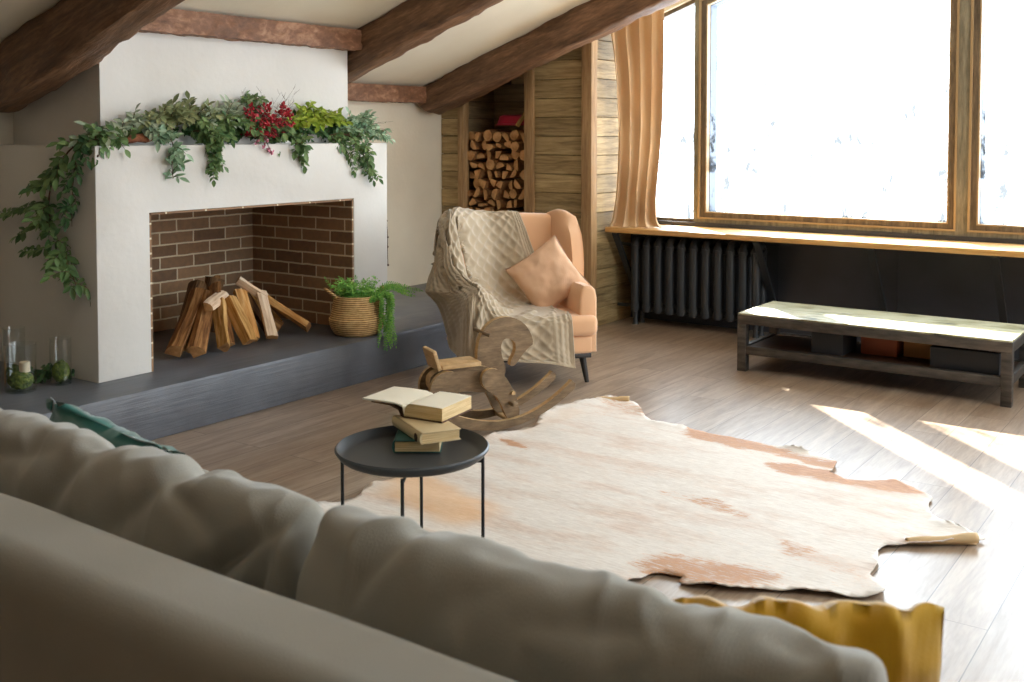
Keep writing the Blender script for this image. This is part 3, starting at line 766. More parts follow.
def rocker_poly():
    up, lo = [], []
    for i in range(33):
        t = -.47+i*(.83/32); z = .42*(t+.05)**2*2.1
        w = .021+.004*math.sin(i*.2)
        lo.append((t, z)); up.append((t-.012*(t+.05)*3, z+w*2))
    e = lo[-1]; tip = [(e[0]+.012, e[1]+.012), (e[0]+.016, e[1]+.036), (e[0]-.004, e[1]+.055)]
    return lo+tip+up[::-1]
for s in (1, -1): board('rocker', rocker_poly(), s*.108, .030, k=0)
def hbox(name, t0, t1, n0, n1, z0, z1, tilt=0, m=None):
    b = NB(); c = HO+HD*((t0+t1)/2)+Vector((0, 0, (z0+z1)/2))+HN*((n0+n1)/2)
    ca, sa = math.cos(tilt), math.sin(tilt)
    ex = HD*ca+Vector((0, 0, 1))*sa; ez = HD*-sa+Vector((0, 0, 1))*ca
    t = NB(); box(t, -(t1-t0)/2, (t1-t0)/2, -(n1-n0)/2, (n1-n0)/2, -(z1-z0)/2, (z1-z0)/2, .005)
    mm = Matrix(((ex.x, HN.x, ez.x, c.x), (ex.y, HN.y, ez.y, c.y), (ex.z, HN.z, ez.z, c.z), (0, 0, 0, 1)))
    bmesh.ops.transform(t, matrix=mm, verts=t.verts); join(b, t)
    return obj(name, b, m or M['horseedge'], horse)
hbox('seat', -.315, -.112, -.075, .075, .306, .328, .02); hbox('seat_back', -.350, -.330, -.075, .075, .300, .400, .30)
hbox('footrest', .025, .055, -.14, .14, .105, .125, 0, M['horsewood'])
for t0 in (-.33, .055): hbox('cross_slat', t0-.025, t0+.025, -.10, .10, .012 if t0 > 0 else .045, .030 if t0 > 0 else .063)
b = NB(); tube(b, [HO+HD*-.075+Vector((0, 0, .455))+HN*-.10, HO+HD*-.075+Vector((0, 0, .455))+HN*.10], .010, 14); obj('handle', b, M['horsewood'], horse)
for s in (1, -1):
    b = NB(); tube(b, [HO+HD*.045+Vector((0, 0, .165))+HN*s*.085, HO+HD*.045+Vector((0, 0, .165))+HN*s*.105], .010, 12); obj('bolt', b, M['horseedge'], legs[s])

# ------------------------------------------------------------------ side table and books
TC = (-2.03, 2.36)
tb = thing('side_table', 'round dark grey metal tray table on thin black legs holding books', 'side table', (TC[0], TC[1], 0))
b = NB()
lathe(b, [(0, .508), (.19, .508), (.204, .512), (.217, .530), (.2225, .534), (.2265, .530), (.2265, .526), (.215, .510), (.205, .503), (.19, .500), (0, .500)], (TC[0], TC[1], 0), 72); obj('tray', b, M['tray'], tb)
def tleg(a):
    c, s = math.cos(a), math.sin(a); b = NB(); r = .208
    tube(b, [(TC[0]+c*r, TC[1]+s*r, .500), (TC[0]+c*r, TC[1]+s*r, .0)], .0052, 10); obj('leg', b, M['black'], tb)
AL = [math.radians(x) for x in (35.3, 127, 215.3, 262)]
AL = [math.radians(x) for x in (33, 123, 213, 303)]
b = NB()
for a in AL: tleg(a)
r = .208
for k in (0, 1):
    a = AL[k]; p = Vector((math.cos(a)*r, math.sin(a)*r, .488)); tube(b, [(TC[0]+p.x, TC[1]+p.y, .488+k*.0), (TC[0]-p.x, TC[1]-p.y, .488)], .005, 8)
obj('under_tray_bar', b, M['black'], tb)
b = NB()
tube(b, [(TC[0]+math.cos(x)*r, TC[1]+math.sin(x)*r, .006) for x in [2*PI*k/64 for k in range(64)]], .005, 8, closed=True); obj('floor_ring', b, M['black'], tb)
# books: local x = along spine length, y = width, built with cover, pages
def book(name, label, loc, rz, L, Wd, T, mcov, tilt=0, emblem=False):
    root = thing(name, label, 'book', loc, rz)
    b = NB(); c = .0028
    box(b, -L/2, L/2, -Wd/2, Wd/2, 0, c, .0008, 1); box(b, -L/2, L/2, -Wd/2, Wd/2, T-c, T, .0008, 1)
    # spine (rounded) at -y
    prism(b, [(-Wd/2+.001, 0), (-Wd/2-.004, .15*T), (-Wd/2-.007, .5*T), (-Wd/2-.004, .85*T), (-Wd/2+.001, T), (-Wd/2+.004, T), (-Wd/2-.001, .5*T), (-Wd/2+.004, 0)], (0, 0, 0), (0, 1, 0), (0, 0, 1), (1, 0, 0), L)
    cov = obj('cover', b, mcov, root, local=True)
    b = NB(); box(b, -L/2+.004, L/2-.004, -Wd/2+.002, Wd/2-.004, c, T-c, .0006, 1); obj('pages', b, M['paper_y'], root, local=True)
    if emblem:
        b = NB()
        for k in range(8):
            a = k*PI/4; prism(b, [(-.003, 0), (.010, .004), (.013, 0), (.010, -.004)], (.085, -Wd/2-.0072, T/2), (math.cos(a), 0, math.sin(a)), (-math.sin(a), 0, math.cos(a)), (0, 1, 0), .0012)
        obj('spine_ornament', b, M['ink'], cov, local=True)
    return root
vdir = math.atan2(-.5774, .8165)  # camera-right direction
BZ = .5095
book('hardback_book', 'small teal-covered closed book at the bottom of the side table stack', (-2.075, 2.45, BZ), math.radians(-54.9), .20, .138, .036, M['cover_green'])
book('hardback_book', 'closed book with an ornamented tan spine in the middle of the table stack', (-2.052, 2.452, BZ+.0362), math.radians(-27.6), .23, .125, .033, M['cover_tan'], emblem=True)
root = thing('open_book', 'open book with bare cream pages on top of the stack on the side table', 'book', (-2.150, 2.535, BZ+.0697), .13)
rx = [0, .004, .010, .02, .04, .075, .115, .137]
ft = lambda x: .010+.033*min(1, (x/.014))**.5+.001*math.sin(x*26)
pr = [(x, .004) for x in rx[::-1]]+[(x, ft(x)) for x in rx]
b = NB(); prism(b, pr, (0, 0, 0), (1, 0, 0), (0, 0, 1), (0, 1, 0), .175); obj('page_block', b, M['paper_y'], root, local=True, smooth=False)
b = NB(); pts = [(x, ft(x)+.0005) for x in rx]; prism(b, pts+[(x, z+.0012) for x, z in pts[::-1]], (0, 0, 0), (1, 0, 0), (0, 0, 1), (0, 1, 0), .176); obj('right_page', b, M['paper'], root, local=True)
b = NB(); pts = [(0, .012), (-.006, .036), (-.03, .042), (-.08, .043), (-.155, .042)]
prism(b, pts+[(x, z-.005) for x, z in pts[::-1]], (0, 0, 0), (1, 0, 0), (0, 0, 1), (0, 1, 0), .176); obj('left_page', b, M['paper'], root, local=True)
b = NB(); pts = [(.140, 0), (0, 0), (-.010, .004), (-.020, .022), (-.05, .032), (-.12, .034)]
prism(b, pts+[(x, z+.0028) for x, z in pts[::-1]], (0, 0, 0), (1, 0, 0), (0, 0, 1), (0, 1, 0), .182); obj('cover', b, M['cover_brown'], root, local=True, smooth=False)

# ------------------------------------------------------------------ cowhide rug
HP = [(-2.935, 4.88), (-2.84, 4.985), (-2.72, 4.98), (-2.60, 4.84), (-2.456, 4.70), (-2.30, 4.70), (-2.119, 4.675), (-1.92, 4.66), (-1.72, 4.64), (-1.55, 4.61), (-1.49, 4.55), (-1.475, 4.42), (-1.40, 4.37), (-1.31, 4.42), (-1.226, 4.47), (-1.17, 4.43), (-1.11, 4.40), (-1.048, 4.36), (-1.03, 4.24), (-.99, 4.14), (-.90, 4.05), (-.80, 4.03), (-.785, 3.97), (-.87, 3.89), (-.951, 3.82), (-1.03, 3.76), (-1.06, 3.69), (-1.03, 3.58), (-1.02, 3.47), (-.96, 3.40), (-.94, 3.33), (-1.02, 3.26), (-1.18, 3.20), (-1.36, 3.09), (-1.49, 3.05), (-1.52, 3.10), (-1.60, 3.07), (-1.62, 2.97), (-1.66, 2.86), (-1.80, 2.76), (-2.0, 2.66), (-2.25, 2.56), (-2.55, 2.50), (-2.82, 2.56), (-2.97, 2.70), (-2.95, 2.88), (-2.90, 3.02), (-2.96, 3.20), (-2.90, 3.40), (-2.86, 3.60), (-2.90, 3.78), (-2.98, 3.92), (-2.93, 4.10), (-2.90, 4.28), (-2.97, 4.44), (-3.02, 4.60), (-3.00, 4.76)]
bm = NB(); NP = len(HP)
out = []
for i in range(NP*5):
    f = i/5; k = int(f); q = f-k
    P = [Vector((*HP[(k+d) % NP], 0)) for d in (-1, 0, 1, 2)]
    a, bb, c, d = P; p = .5*((2*bb)+(c-a)*q+(2*a-5*bb+4*c-d)*q*q+(3*bb-a-3*c+d)*q**3)
    n = .010*fbm((p.x*14, p.y*14, 2), 3); out.append(Vector((p.x+n, p.y+.010*fbm((p.x*14, p.y*14, 9), 3), 0)))
vs_ = [bm.verts.new(p) for p in out]; f0 = bm.faces.new(vs_)
for ax, lo, hi in ((Vector((1, 0, 0)), -3.06, -.74), (Vector((0, 1, 0)), 2.46, 5.04)):
    q = lo
    while q < hi:
        bmesh.ops.bisect_plane(bm, geom=bm.verts[:]+bm.edges[:]+bm.faces[:], plane_co=ax*q, plane_no=ax, dist=1e-5); q += .035
for v in bm.verts:
    dd = min((v.co-p).length for p in out); e = max(0, 1-dd/.09)
    p = v.co; z = .007+.003*fbm((p.x*3, p.y*3, 1), 3)+.002
    z += e*e*.030*max(0, fbm((p.x*5, p.y*5, 5), 2)+.10)
    z += .007*max(0, math.sin(p.x*3+p.y*17+2*fbm((p.x, p.y, 0), 2)))*max(0, min(1, (-2.2-p.x)*2))*(1 if p.y < 3.6 else .3)
    v.co.z = max(z, .005)
m = mat('cowhide', (214, 204, 192), .62, spec=.35); tt = NT(m); at = tt.n('ShaderNodeVertexColor'); at.layer_name = 'pigment'
hn = tt.noise(tt.coord(scale=(7, 34, 7), rot=(0, 0, .18)), 3, 6, .72)
sep = tt.n('ShaderNodeSeparateColor'); tt.l(at.outputs[0], sep.inputs[0])
fa = tt.math('ADD', sep.outputs[0], tt.math('MULTIPLY', tt.math('SUBTRACT', hn, .5), 1.6))
base = tt.ramp(hn, [(.3, (204, 194, 184)), (.7, (230, 224, 216))])
tan = tt.ramp(hn, [(.3, (166, 118, 88)), (.7, (206, 162, 126))])
ff = tt.ramp(fa, [(.36, (0, 0, 0)), (.60, (255, 255, 255))])
base = tt.mix(base, tan, tt.math('MULTIPLY', tt.ramp(tt.noise(tt.coord(scale=(1.2, 3.5, 1)), 1.6, 5, .65), [(.48, (0, 0, 0)), (.70, (255, 255, 255))]), .45)); cc = tt.mix(base, (224, 172, 112), sep.outputs[1]); tt.color(tt.mix(cc, tan, ff)) if False else None
mx = tt.n('ShaderNodeMix', data_type='RGBA'); tt.l(ff, mx.inputs[0]); tt.l(cc, mx.inputs[6]); tt.l(tan, mx.inputs[7]); tt.color(mx.outputs[2])
tt.bump(hn, .35, .004, tt.bump(tt.noise(tt.coord(), 7, 3), .25, .015))
# pigment patches: a spine streak, border patches and an ochre flank
def seg_d(p, a, b):
    a, b = Vector((*a, 0)), Vector((*b, 0)); t = max(0, min(1, (p-a).dot(b-a)/(b-a).length_squared)); return (p-(a+(b-a)*t)).length
def pig(p):
    q = Vector((p.x, p.y, 0)); w = .09*fbm((p.x*2.2, p.y*6.5, 4), 5)
    r = 0
    for a, c, wd, k in (((-2.20, 3.92), (-1.70, 3.76), .035, .62), ((-1.75, 3.78), (-1.30, 3.55), .05, .75), ((-1.30, 3.55), (-1.02, 3.40), .07, .6), ((-2.25, 4.68), (-1.50, 4.52), .085, .85), ((-1.62, 4.38), (-1.15, 4.40), .11, .9), ((-2.86, 4.92), (-2.60, 4.80), .10, .7), ((-1.60, 3.12), (-1.35, 3.20), .13, .8), ((-1.85, 2.86), (-1.62, 2.92), .08, .7), ((-2.86, 4.00), (-2.70, 3.93), .05, .9), ((-2.5, 4.05), (-2.2, 3.92), .03, .5), ((-1.6, 3.5), (-1.25, 3.3), .05, .5), ((-1.95, 4.60), (-1.6, 4.36), .06, .6), ((-1.3, 4.3), (-1.05, 4.2), .06, .55), ((-2.75, 4.7), (-2.45, 4.6), .06, .6), ((-1.1, 3.95), (-1.0, 4.1), .05, .5), ((-1.3, 3.15), (-1.0, 3.35), .08, .5)):
        d = seg_d(q, a, c)+w*.8
        r = max(r, k*max(0, min(1, 1.6-d/wd)))
    g_ = 0
    for a, c, wd, k in (((-2.85, 3.30), (-2.45, 3.12), .16, .8), ((-2.5, 2.8), (-1.8, 2.80), .12, .75), ((-2.9, 3.6), (-2.85, 3.1), .06, .5), ((-2.9, 4.6), (-2.9, 4.2), .07, .4)):
        d = seg_d(q, a, c)+w; g_ = max(g_, k*max(0, min(1, 1.4-d/wd)))
    return r, g_
cl = bm.loops.layers.color.new('pigment')
for f in bm.faces:
    for l in f.loops:
        r, g_ = pig(l.vert.co); l[cl] = (r, g_, 0, 1)
rug = obj('cowhide_rug', bm, m, None, angle=180)
so = rug.modifiers.new('thickness', 'SOLIDIFY'); so.thickness = .004; so.offset = -1
tag(rug, 'large white cowhide rug with tan patches spread on the wooden floor', 'rug')
M['hideback'] = mat('hide_underside', (206, 176, 132), .7)
# rolled tips of the hide
def roll(a, c, r0, r1):
    b = NB(); d = (Vector(c)-Vector(a)).normalized(); s = Vector((-d.y, d.x, 0))
    def f(u, v):
        p = Vector(a).lerp(Vector(c), u); r = (r0+(r1-r0)*u)*(1+.08*math.sin(u*9))
        an = -PI/2+v*PI*1.9; rr = r*(1-.25*v)
        return p+s*(rr*math.cos(an))+Vector((0, 0, r+rr*math.sin(an)))
    grid(b, 20, 18, f)
    rr = obj('rolled_edge', b, M['hideback'], rug); so = rr.modifiers.new('thickness', 'SOLIDIFY'); so.thickness = .003; rr['label'] = 'tan rolled-up edge of hide'
roll((-1.00, 3.815, .004), (-.795, 3.955, .004), .012, .022)
roll((-2.93, 4.91, .004), (-2.76, 4.99, .004), .012, .018)

# ------------------------------------------------------------------ low bench
bx0, bx1, by0, by1 = -2.61, -1.065, 6.07, 6.64
t = thing('low_bench', 'low dark metal bench with a worn mottled pale green top under the window', 'bench', ((bx0+bx1)/2, (by0+by1)/2, 0))
b = NB()
box(b, bx0, bx1, by0, by0+.05, .290, .345, .002); box(b, bx0, bx1, by1-.05, by1, .290, .345, .002)
box(b, bx0, bx0+.05, by0+.05, by1-.05, .290, .345, .002); box(b, bx1-.05, bx1, by0+.05, by1-.05, .290, .345, .002)
obj('top_frame', b, M['steel'], t)
for x in (bx0, bx1-.055):
    for y in (by0, by1-.055):
        b = NB(); box(b, x, x+.055, y, y+.055, 0, .290, .002); obj('leg', b, M['steel'], t)
b = NB(); box(b, bx0+.055, bx1-.055, by0+.004, by0+.045, .105, .155, .002); box(b, bx0+.055, bx1-.055, by1-.045, by1-.004, .105, .155, .002)
box(b, bx0+.01, bx0+.045, by0+.055, by1-.055, .105, .155, .002); box(b, bx1-.045, bx1-.01, by0+.055, by1-.055, .105, .155, .002); obj('lower_rail', b, M['steel'], t)
m = mat('worn_painted_board', (196, 192, 150), .5); q = NT(m); v = q.coord(scale=(1.5, 5, 1)); n1 = q.noise(v, 2.4, 6, .65, .8); n2 = q.noise(v, 5, 5, .6)
c = q.ramp(n1, [(.32, (62, 64, 58)), (.42, (136, 132, 92)), (.52, (170, 168, 142)), (.72, (158, 150, 104))]); q.color(c); q.bump(n2, .15, .003); M['benchtop'] = m
b = NB(); box(b, bx0+.002, bx1-.002, by0+.002, by1-.002, .3455, .3555, .002); obj('board', b, M['benchtop'], t)
M['shelfdark'] = m_wood('dark_shelf', [(44, 30, 22), (66, 46, 34), (88, 64, 46)], (1, 8, 8), 2, .4, .1)
b = NB(); box(b, bx0+.05, bx1-.05, by0+.045, by1-.045, .128, .148, .002); obj('shelf', b, M['shelfdark'], t)
# things kept on the shelf
M['drkbox'] = mat('charcoal_box', (42, 44, 48), .6)
b = NB(); box(b, -2.18, -1.99, 6.16, 6.42, .1485, .285, .004); o = obj('storage_box', b, M['drkbox']); tag(o, 'small charcoal box on the lower shelf of the bench, left of centre', 'box')
b = NB(); box(b, -1.50, -1.14, 6.15, 6.45, .1485, .265, .004); o = obj('storage_box', b, M['drkbox']); tag(o, 'wider charcoal box at the right end of the bench shelf with pink cloth on it', 'box')
M['redbrown'] = mat('red_brown_box', (150, 76, 44), .6); M['kraft'] = mat('kraft_board', (176, 124, 70), .7)
b = NB(); box(b, -1.93, -1.72, 6.30, 6.52, .1485, .27, .004); o = obj('storage_box', b, M['redbrown']); tag(o, 'red-brown box at the back of the bench shelf', 'box')
b = NB(); box(b, -1.70, -1.52, 6.36, 6.52, .1485, .262, .004); o = obj('storage_box', b, M['kraft']); tag(o, 'tan cardboard box on the bench shelf beside the red-brown one', 'box')
b = NB()
def rag(u, v):
    return Vector((-1.30+.15*u, 6.16+.18*v, .2665+.012*abs(math.sin(u*9+v*4))+.006*fbm((u*5, v*5, 1), 2)+.004))
grid(b, 26, 20, rag); M['pink'] = m_fabric('pink_cloth', (206, 130, 128), (150, 150, 170), 120, .2)
o = obj('folded_cloth', b, M['pink']); so = o.modifiers.new('t', 'SOLIDIFY'); so.thickness = .004; tag(o, 'small crumpled pink cloth on the charcoal box under the bench top', 'cloth')

# ------------------------------------------------------------------ radiator
rx0 = -3.935; NS = 11; sp = .0965
t = thing('radiator', 'black cast-iron column radiator under the window board', 'radiator', (rx0+NS*sp/2, 7.17, 0))
for k in range(NS):
    x = rx0+sp*(k+.5); b = NB()
    for yy in (7.115, 7.225):
        pts = [(x, yy, .10), (x, yy, .16), (x, yy, .58), (x, yy, .63)]
        tube(b, curve(pts, 18), [.020+.012*math.sin(PI*min(1, max(0, (i/18))))**.3 for i in range(19)], 14)
    for z, rr_ in ((.13, .036), (.60, .036)):
        tube(b, [(x, 7.09, z), (x, 7.105, z), (x, 7.235, z), (x, 7.25, z)], [.018, rr_, rr_, .018], 14)
        tube(b, [(x-sp/2+.001, 7.17, z), (x+sp/2-.001, 7.17, z)], .026, 12)
    # arched cap
    tube(b, curve([(x, 7.100, .60), (x, 7.12, .640), (x, 7.17, .652), (x, 7.22, .640), (x, 7.24, .60)], 12), .026, 12)
    obj('radiator_section', b, M['rad'], t)
for k in (0, NS-1):
    x = rx0+sp*(k+.5); b = NB()
    for yy in (7.12, 7.22): tube(b, [(x, yy, .12), (x, yy, .03), (x, yy, 0)], [.022, .016, .026], 12)
    obj('foot', b, M['rad'], t)
b = NB(); tube(b, [(-4.068, 7.17, .60), (rx0+.01, 7.17, .60)], .013, 10); obj('pipe', b, M['rad'], t)
b = NB(); tube(b, [(-4.068, 7.17, .13), (rx0+.01, 7.17, .13)], .013, 10); obj('pipe', b, M['rad'], t)

# ------------------------------------------------------------------ curtain
def curt(u, v):
    # v 0 top .. 1 bottom ; u 0 left .. 1 right
    L0, R0 = Vector((-4.02, 6.90, 2.30)), Vector((-3.715, 7.24, 2.42))
    L1, R1 = Vector((-3.985, 6.99, 1.45)), Vector((-3.735, 7.26, 1.45))
    L2, R2 = Vector((-4.03, 6.97, .752)), Vector((-3.70, 7.13, .752))
    A = cr([L0, L0.lerp(L1, .6)+Vector((.015, 0, 0)), L1, L1.lerp(L2, .6)+Vector((.01, .02, 0)), L2], v)
    B = cr([R0, R0.lerp(R1, .5), R1, R1.lerp(R2, .65)+Vector((-.02, 0, 0)), R2], v)
    p = A.lerp(B, u); d = (B-A); d.z = 0; n = Vector((d.y, -d.x, 0)).normalized()
    amp = .038*(1-.45*math.exp(-((v-.55)/.3)**2)); ph = .35*math.sin(v*5)+.5*v
    w = math.sin(u*PI*9.0+ph)+.35*math.sin(u*PI*17+1.3+v*3)
    p += n*(amp*w)+d.normalized()*.012*math.sin(u*PI*9+ph+1.2)
    # hem flares out on the sill
    k = max(0, (v-.90)/.10); p += n*(.05*k*k*(1-abs(u-.6)))+Vector((.03*k*k*(u-.3)*2, 0, 0))
    p.z += .006*fbm((u*6, v*9, 2), 2)*(1-k)
    k2 = .02*fbm((u*5, v*4, 7), 3); p += n*k2
    p.y = min(p.y, 7.335)
    return p
b = NB(); grid(b, 130, 90, curt); o = obj('curtain', b, M['curtain'], None, angle=180)
so = o.modifiers.new('thickness', 'SOLIDIFY'); so.thickness = .004
tag(o, 'tan pleated curtain hanging at the left side of the window, hem on the board', 'curtain')

# ------------------------------------------------------------------ sofa
SX0, SX1 = -3.75, -.30
sofa = thing('sofa', 'long grey linen sofa seen from behind, with a chaise at its left end', 'sofa', (-2.0, 1.4, 0))
def sofa_back(u, v):
    pass
b = NB()
sec = []  # rounded section (y,z)
def rsec(y0, y1, z0, z1, r, n=6):
    p = []
    for cx, cz, a0 in ((y1-r, z1-r, 0), (y0+r, z1-r, PI/2), (y0+r, z0+r, PI), (y1-r, z0+r, 3*PI/2)):
        for k in range(n+1): a = a0+PI/2*k/n; p.append((cx+r*math.cos(a), cz+r*math.sin(a)))
    return p
def loft(bm, x0, x1, secp, nx, fn=None, endr=.03):
    rings = []
    cy = sum(p[0] for p in secp)/len(secp); cz = sum(p[1] for p in secp)/len(secp)
    xs = [x0, x0+endr*.3, x0+endr]+[x0+endr+(x1-x0-2*endr)*i/nx for i in range(1, nx)]+[x1-endr, x1-endr*.3, x1]
    for x in xs:
        e = min(x-x0, x1-x); s = 1 if e >= endr else 1-(.06)*(1-(e/endr))**2*1.0
        r = []
        for (y, z) in secp:
            p = Vector((x, cy+(y-cy)*s, cz+(z-cz)*s))
            if fn: p = fn(p)
            r.append(bm.verts.new(p))
        rings.append(r)
    n = len(secp)
    for a, c in zip(rings, rings[1:]):
        for k in range(n): bm.faces.new((a[k], a[(k+1) % n], c[(k+1) % n], c[k]))
    bm.faces.new(rings[0][::-1]); bm.faces.new(rings[-1])
secp = []
for a, c in zip(rsec(.865, 1.055, .10, .80, .055), rsec(.865, 1.055, .10, .80, .055)[1:]+rsec(.865, 1.055, .10, .80, .055)[:1]):
    d = math.hypot(c[0]-a[0], c[1]-a[1]); k = max(1, int(d/.06))
    secp += [(a[0]+(c[0]-a[0])*i/k, a[1]+(c[1]-a[1])*i/k) for i in range(k)]
def fb_(p):
    w = .006*fbm((p.x*1.6, p.y*3, p.z*2), 3); return Vector((p.x, p.y+w, p.z+w*.6))
loft(b, SX0, SX1, secp, 110, fb_); obj('backrest', b, M['sofa'], sofa)
b = NB(); box(b, SX0+.02, SX1-.02, 1.058, 1.84, .10, .285, .02, 3); box(b, SX0+.02, -2.60, 1.838, 2.05, .10, .285, .02, 3); obj('base', b, M['sofa'], sofa)
b = soft_box(-2.545, SX1-.03, 1.30, 1.86, .287, .440, .035, .012); obj('seat_cushion', b, M['sofa'], sofa)
b = soft_box(SX0+.03, -2.552, 1.30, 2.075, .287, .440, .035, .012); obj('chaise_cushion', b, M['sofa'], sofa)
for x, y in ((SX0+.08, .92), (SX1-.08, .92), (SX0+.08, 1.98), (SX1-.08, 1.76), (-2.66, 1.98)):
    b = NB(); tube(b, [(x, y, .10), (x, y, 0)], [.022, .016], 12); obj('leg', b, M['blackwood'], sofa)

# big back cushions: wrinkled closed sacks, local x width, y thickness, z height
def sack(w, th, h, seed, folds=(), n=110, m=64, top_sag=0.0, corner=()):
    bm = NB(); rings = []
    for i in range(n+1):
        u = i/n*2-1; r = []
        e = (1-abs(u)**12)**.40 if abs(u) < 1 else 0
        e2 = (1-abs(u)**22)**.16 if abs(u) < 1 else 0
        for k in range(m):
            a = 2*PI*k/m; c, s = math.cos(a), math.sin(a)
            yy = th/2*math.copysign(abs(c)**.80, c); zz = h/2*math.copysign(abs(s)**.55, s)
            p = Vector((u*w/2, yy*(.12+.88*e), zz*(.62+.38*e2)))
            rd = 1-abs(fbm((p.x*4.5+seed, p.y*4, p.z*3.4+p.x*2), 3)); wv = .006*fbm((p.x*2.2+seed, p.y*5, p.z*4), 3)+.011*(rd**4-.35)+.003*fbm((p.x*14+seed, p.y*14, p.z*14), 2)
            # gathers radiating from the ends and along the piping
            g = .010*math.sin(p.z*40+6*fbm((p.x*3, p.z*4, seed), 2))*abs(u)**5
            g += .003*math.sin(p.x*30+7*fbm((p.x*2, p.y*6, seed+3), 2))*max(0, s)**2
            q = p+Vector((0, c, s)).normalized()*(wv+g)
            for (fx, fz, dx, dz, wd, dp) in folds:   # line folds in the x/z plane: centre, direction, width, depth
                L_ = math.hypot(dx, dz); ux, uz = dx/L_, dz/L_
                t_ = (q.x-fx)*ux+(q.z-fz)*uz; d_ = -(q.x-fx)*uz+(q.z-fz)*ux
                if abs(t_) < L_: q -= Vector((0, c, s)).normalized()*dp*.7*math.exp(-(d_/wd)**2)*math.cos(t_/L_*PI/2)
            q.z -= top_sag*max(0, s)*math.cos(u*PI/2)
            for (cx, drop) in corner: q.z -= drop*max(0, 1-abs(u-cx)/.35)**2*max(0, s)
            r.append(bm.verts.new(q))
        rings.append(r)
    for a, c in zip(rings, rings[1:]):
        for k in range(m): bm.faces.new((a[k], a[(k+1) % m], c[(k+1) % m], c[k]))
    bm.faces.new(rings[0][::-1]); bm.faces.new(rings[-1])
    return bm
def back_cushion(x0, x1, label, **k):
    bm = sack(x1-x0, .17, .425, **k)
    bmesh.ops.transform(bm, matrix=Matrix.Translation(((x0+x1)/2, 1.162, .656)) @ Matrix.Rotation(-.10, 4, 'X'), verts=bm.verts)
    o = obj('back_cushion', bm, M['sofa'], None, angle=180)
    ss = o.modifiers.new('smooth', 'SUBSURF'); ss.levels = 1; ss.render_levels = 1
    tag(o, label, 'cushion')
back_cushion(-3.10, -2.185, 'grey linen back cushion at the far left of the sofa, mostly outside the frame', seed=31)
back_cushion(-2.165, -1.215, 'crumpled grey linen sofa back cushion left of the gap, with a deep pinched corner', seed=4,
    folds=((.36, .12, .12, .10, .016, .046), (.40, .04, .05, .14, .013, .050), (.28, .02, .10, .14, .02, .03), (.10, .14, .10, .10, .03, .026), (-.12, .15, .08, .12, .035, .030), (-.30, .17, .16, .03, .02, .024), (.22, .18, .12, -.05, .016, .026)), corner=((1.0, .015),))
back_cushion(-1.195, -.322, 'plump grey linen sofa back cushion at the right end, in front of the mustard cushion', seed=17,
    folds=((-.28, .17, .06, .10, .022, .024), (-.12, .16, .10, .06, .03, .014), (.30, .16, .10, .08, .022, .024), (.36, .08, .05, .12, .016, .028), (.10, .18, .14, .03, .02, .014)), corner=())

# green velvet pillow and mustard cushion
t = pillow_bm(.52, .36, .13, 5, wr=.010, pinch=.10)
place(t, (-2.03, 1.395, .648), (.99, -.05, -.07), (.10, -.22, .95))
tag(obj('velvet_pillow', t, M['green'], None, angle=180), 'dark green velvet pillow peeking over the sofa back cushions', 'pillow')
t = NB()
def ruf(s):
    def f(u, v):
        a, c = u*2-1, v*2-1
        k = max(0, (1-abs(a)**4)*(1-abs(c)**4))**.5
        x = a*.215*(1-.03*(1-c*c)); z = c*.170+(.005*math.sin(a*11+1)+.003*math.sin(a*23))*max(0, c)**3
        y = s*(.055*k+.012*max(0, c)**2*(math.sin(a*17+c*4)*.6+math.sin(a*31)*.4)*k+.006*fbm((a*3, c*3, s), 3))+.016*math.sin(a*12)*max(0, c)**3
        return Vector((x, z, y))
    return f
grid(t, 60, 40, ruf(1)); grid(t, 60, 40, ruf(-1)); bmesh.ops.remove_doubles(t, verts=t.verts, dist=.0006)
bmesh.ops.holes_fill(t, edges=[e for e in t.edges if len(e.link_faces) == 1], sides=0)
place(t, (-.540, 1.450, .616), (.86, .50, .02), (.05, -.10, .99))
tag(obj('mustard_cushion', t, M['yellow'], None, angle=180), 'mustard yellow cushion with a ruffled top edge at the right end of the sofa', 'cushion')

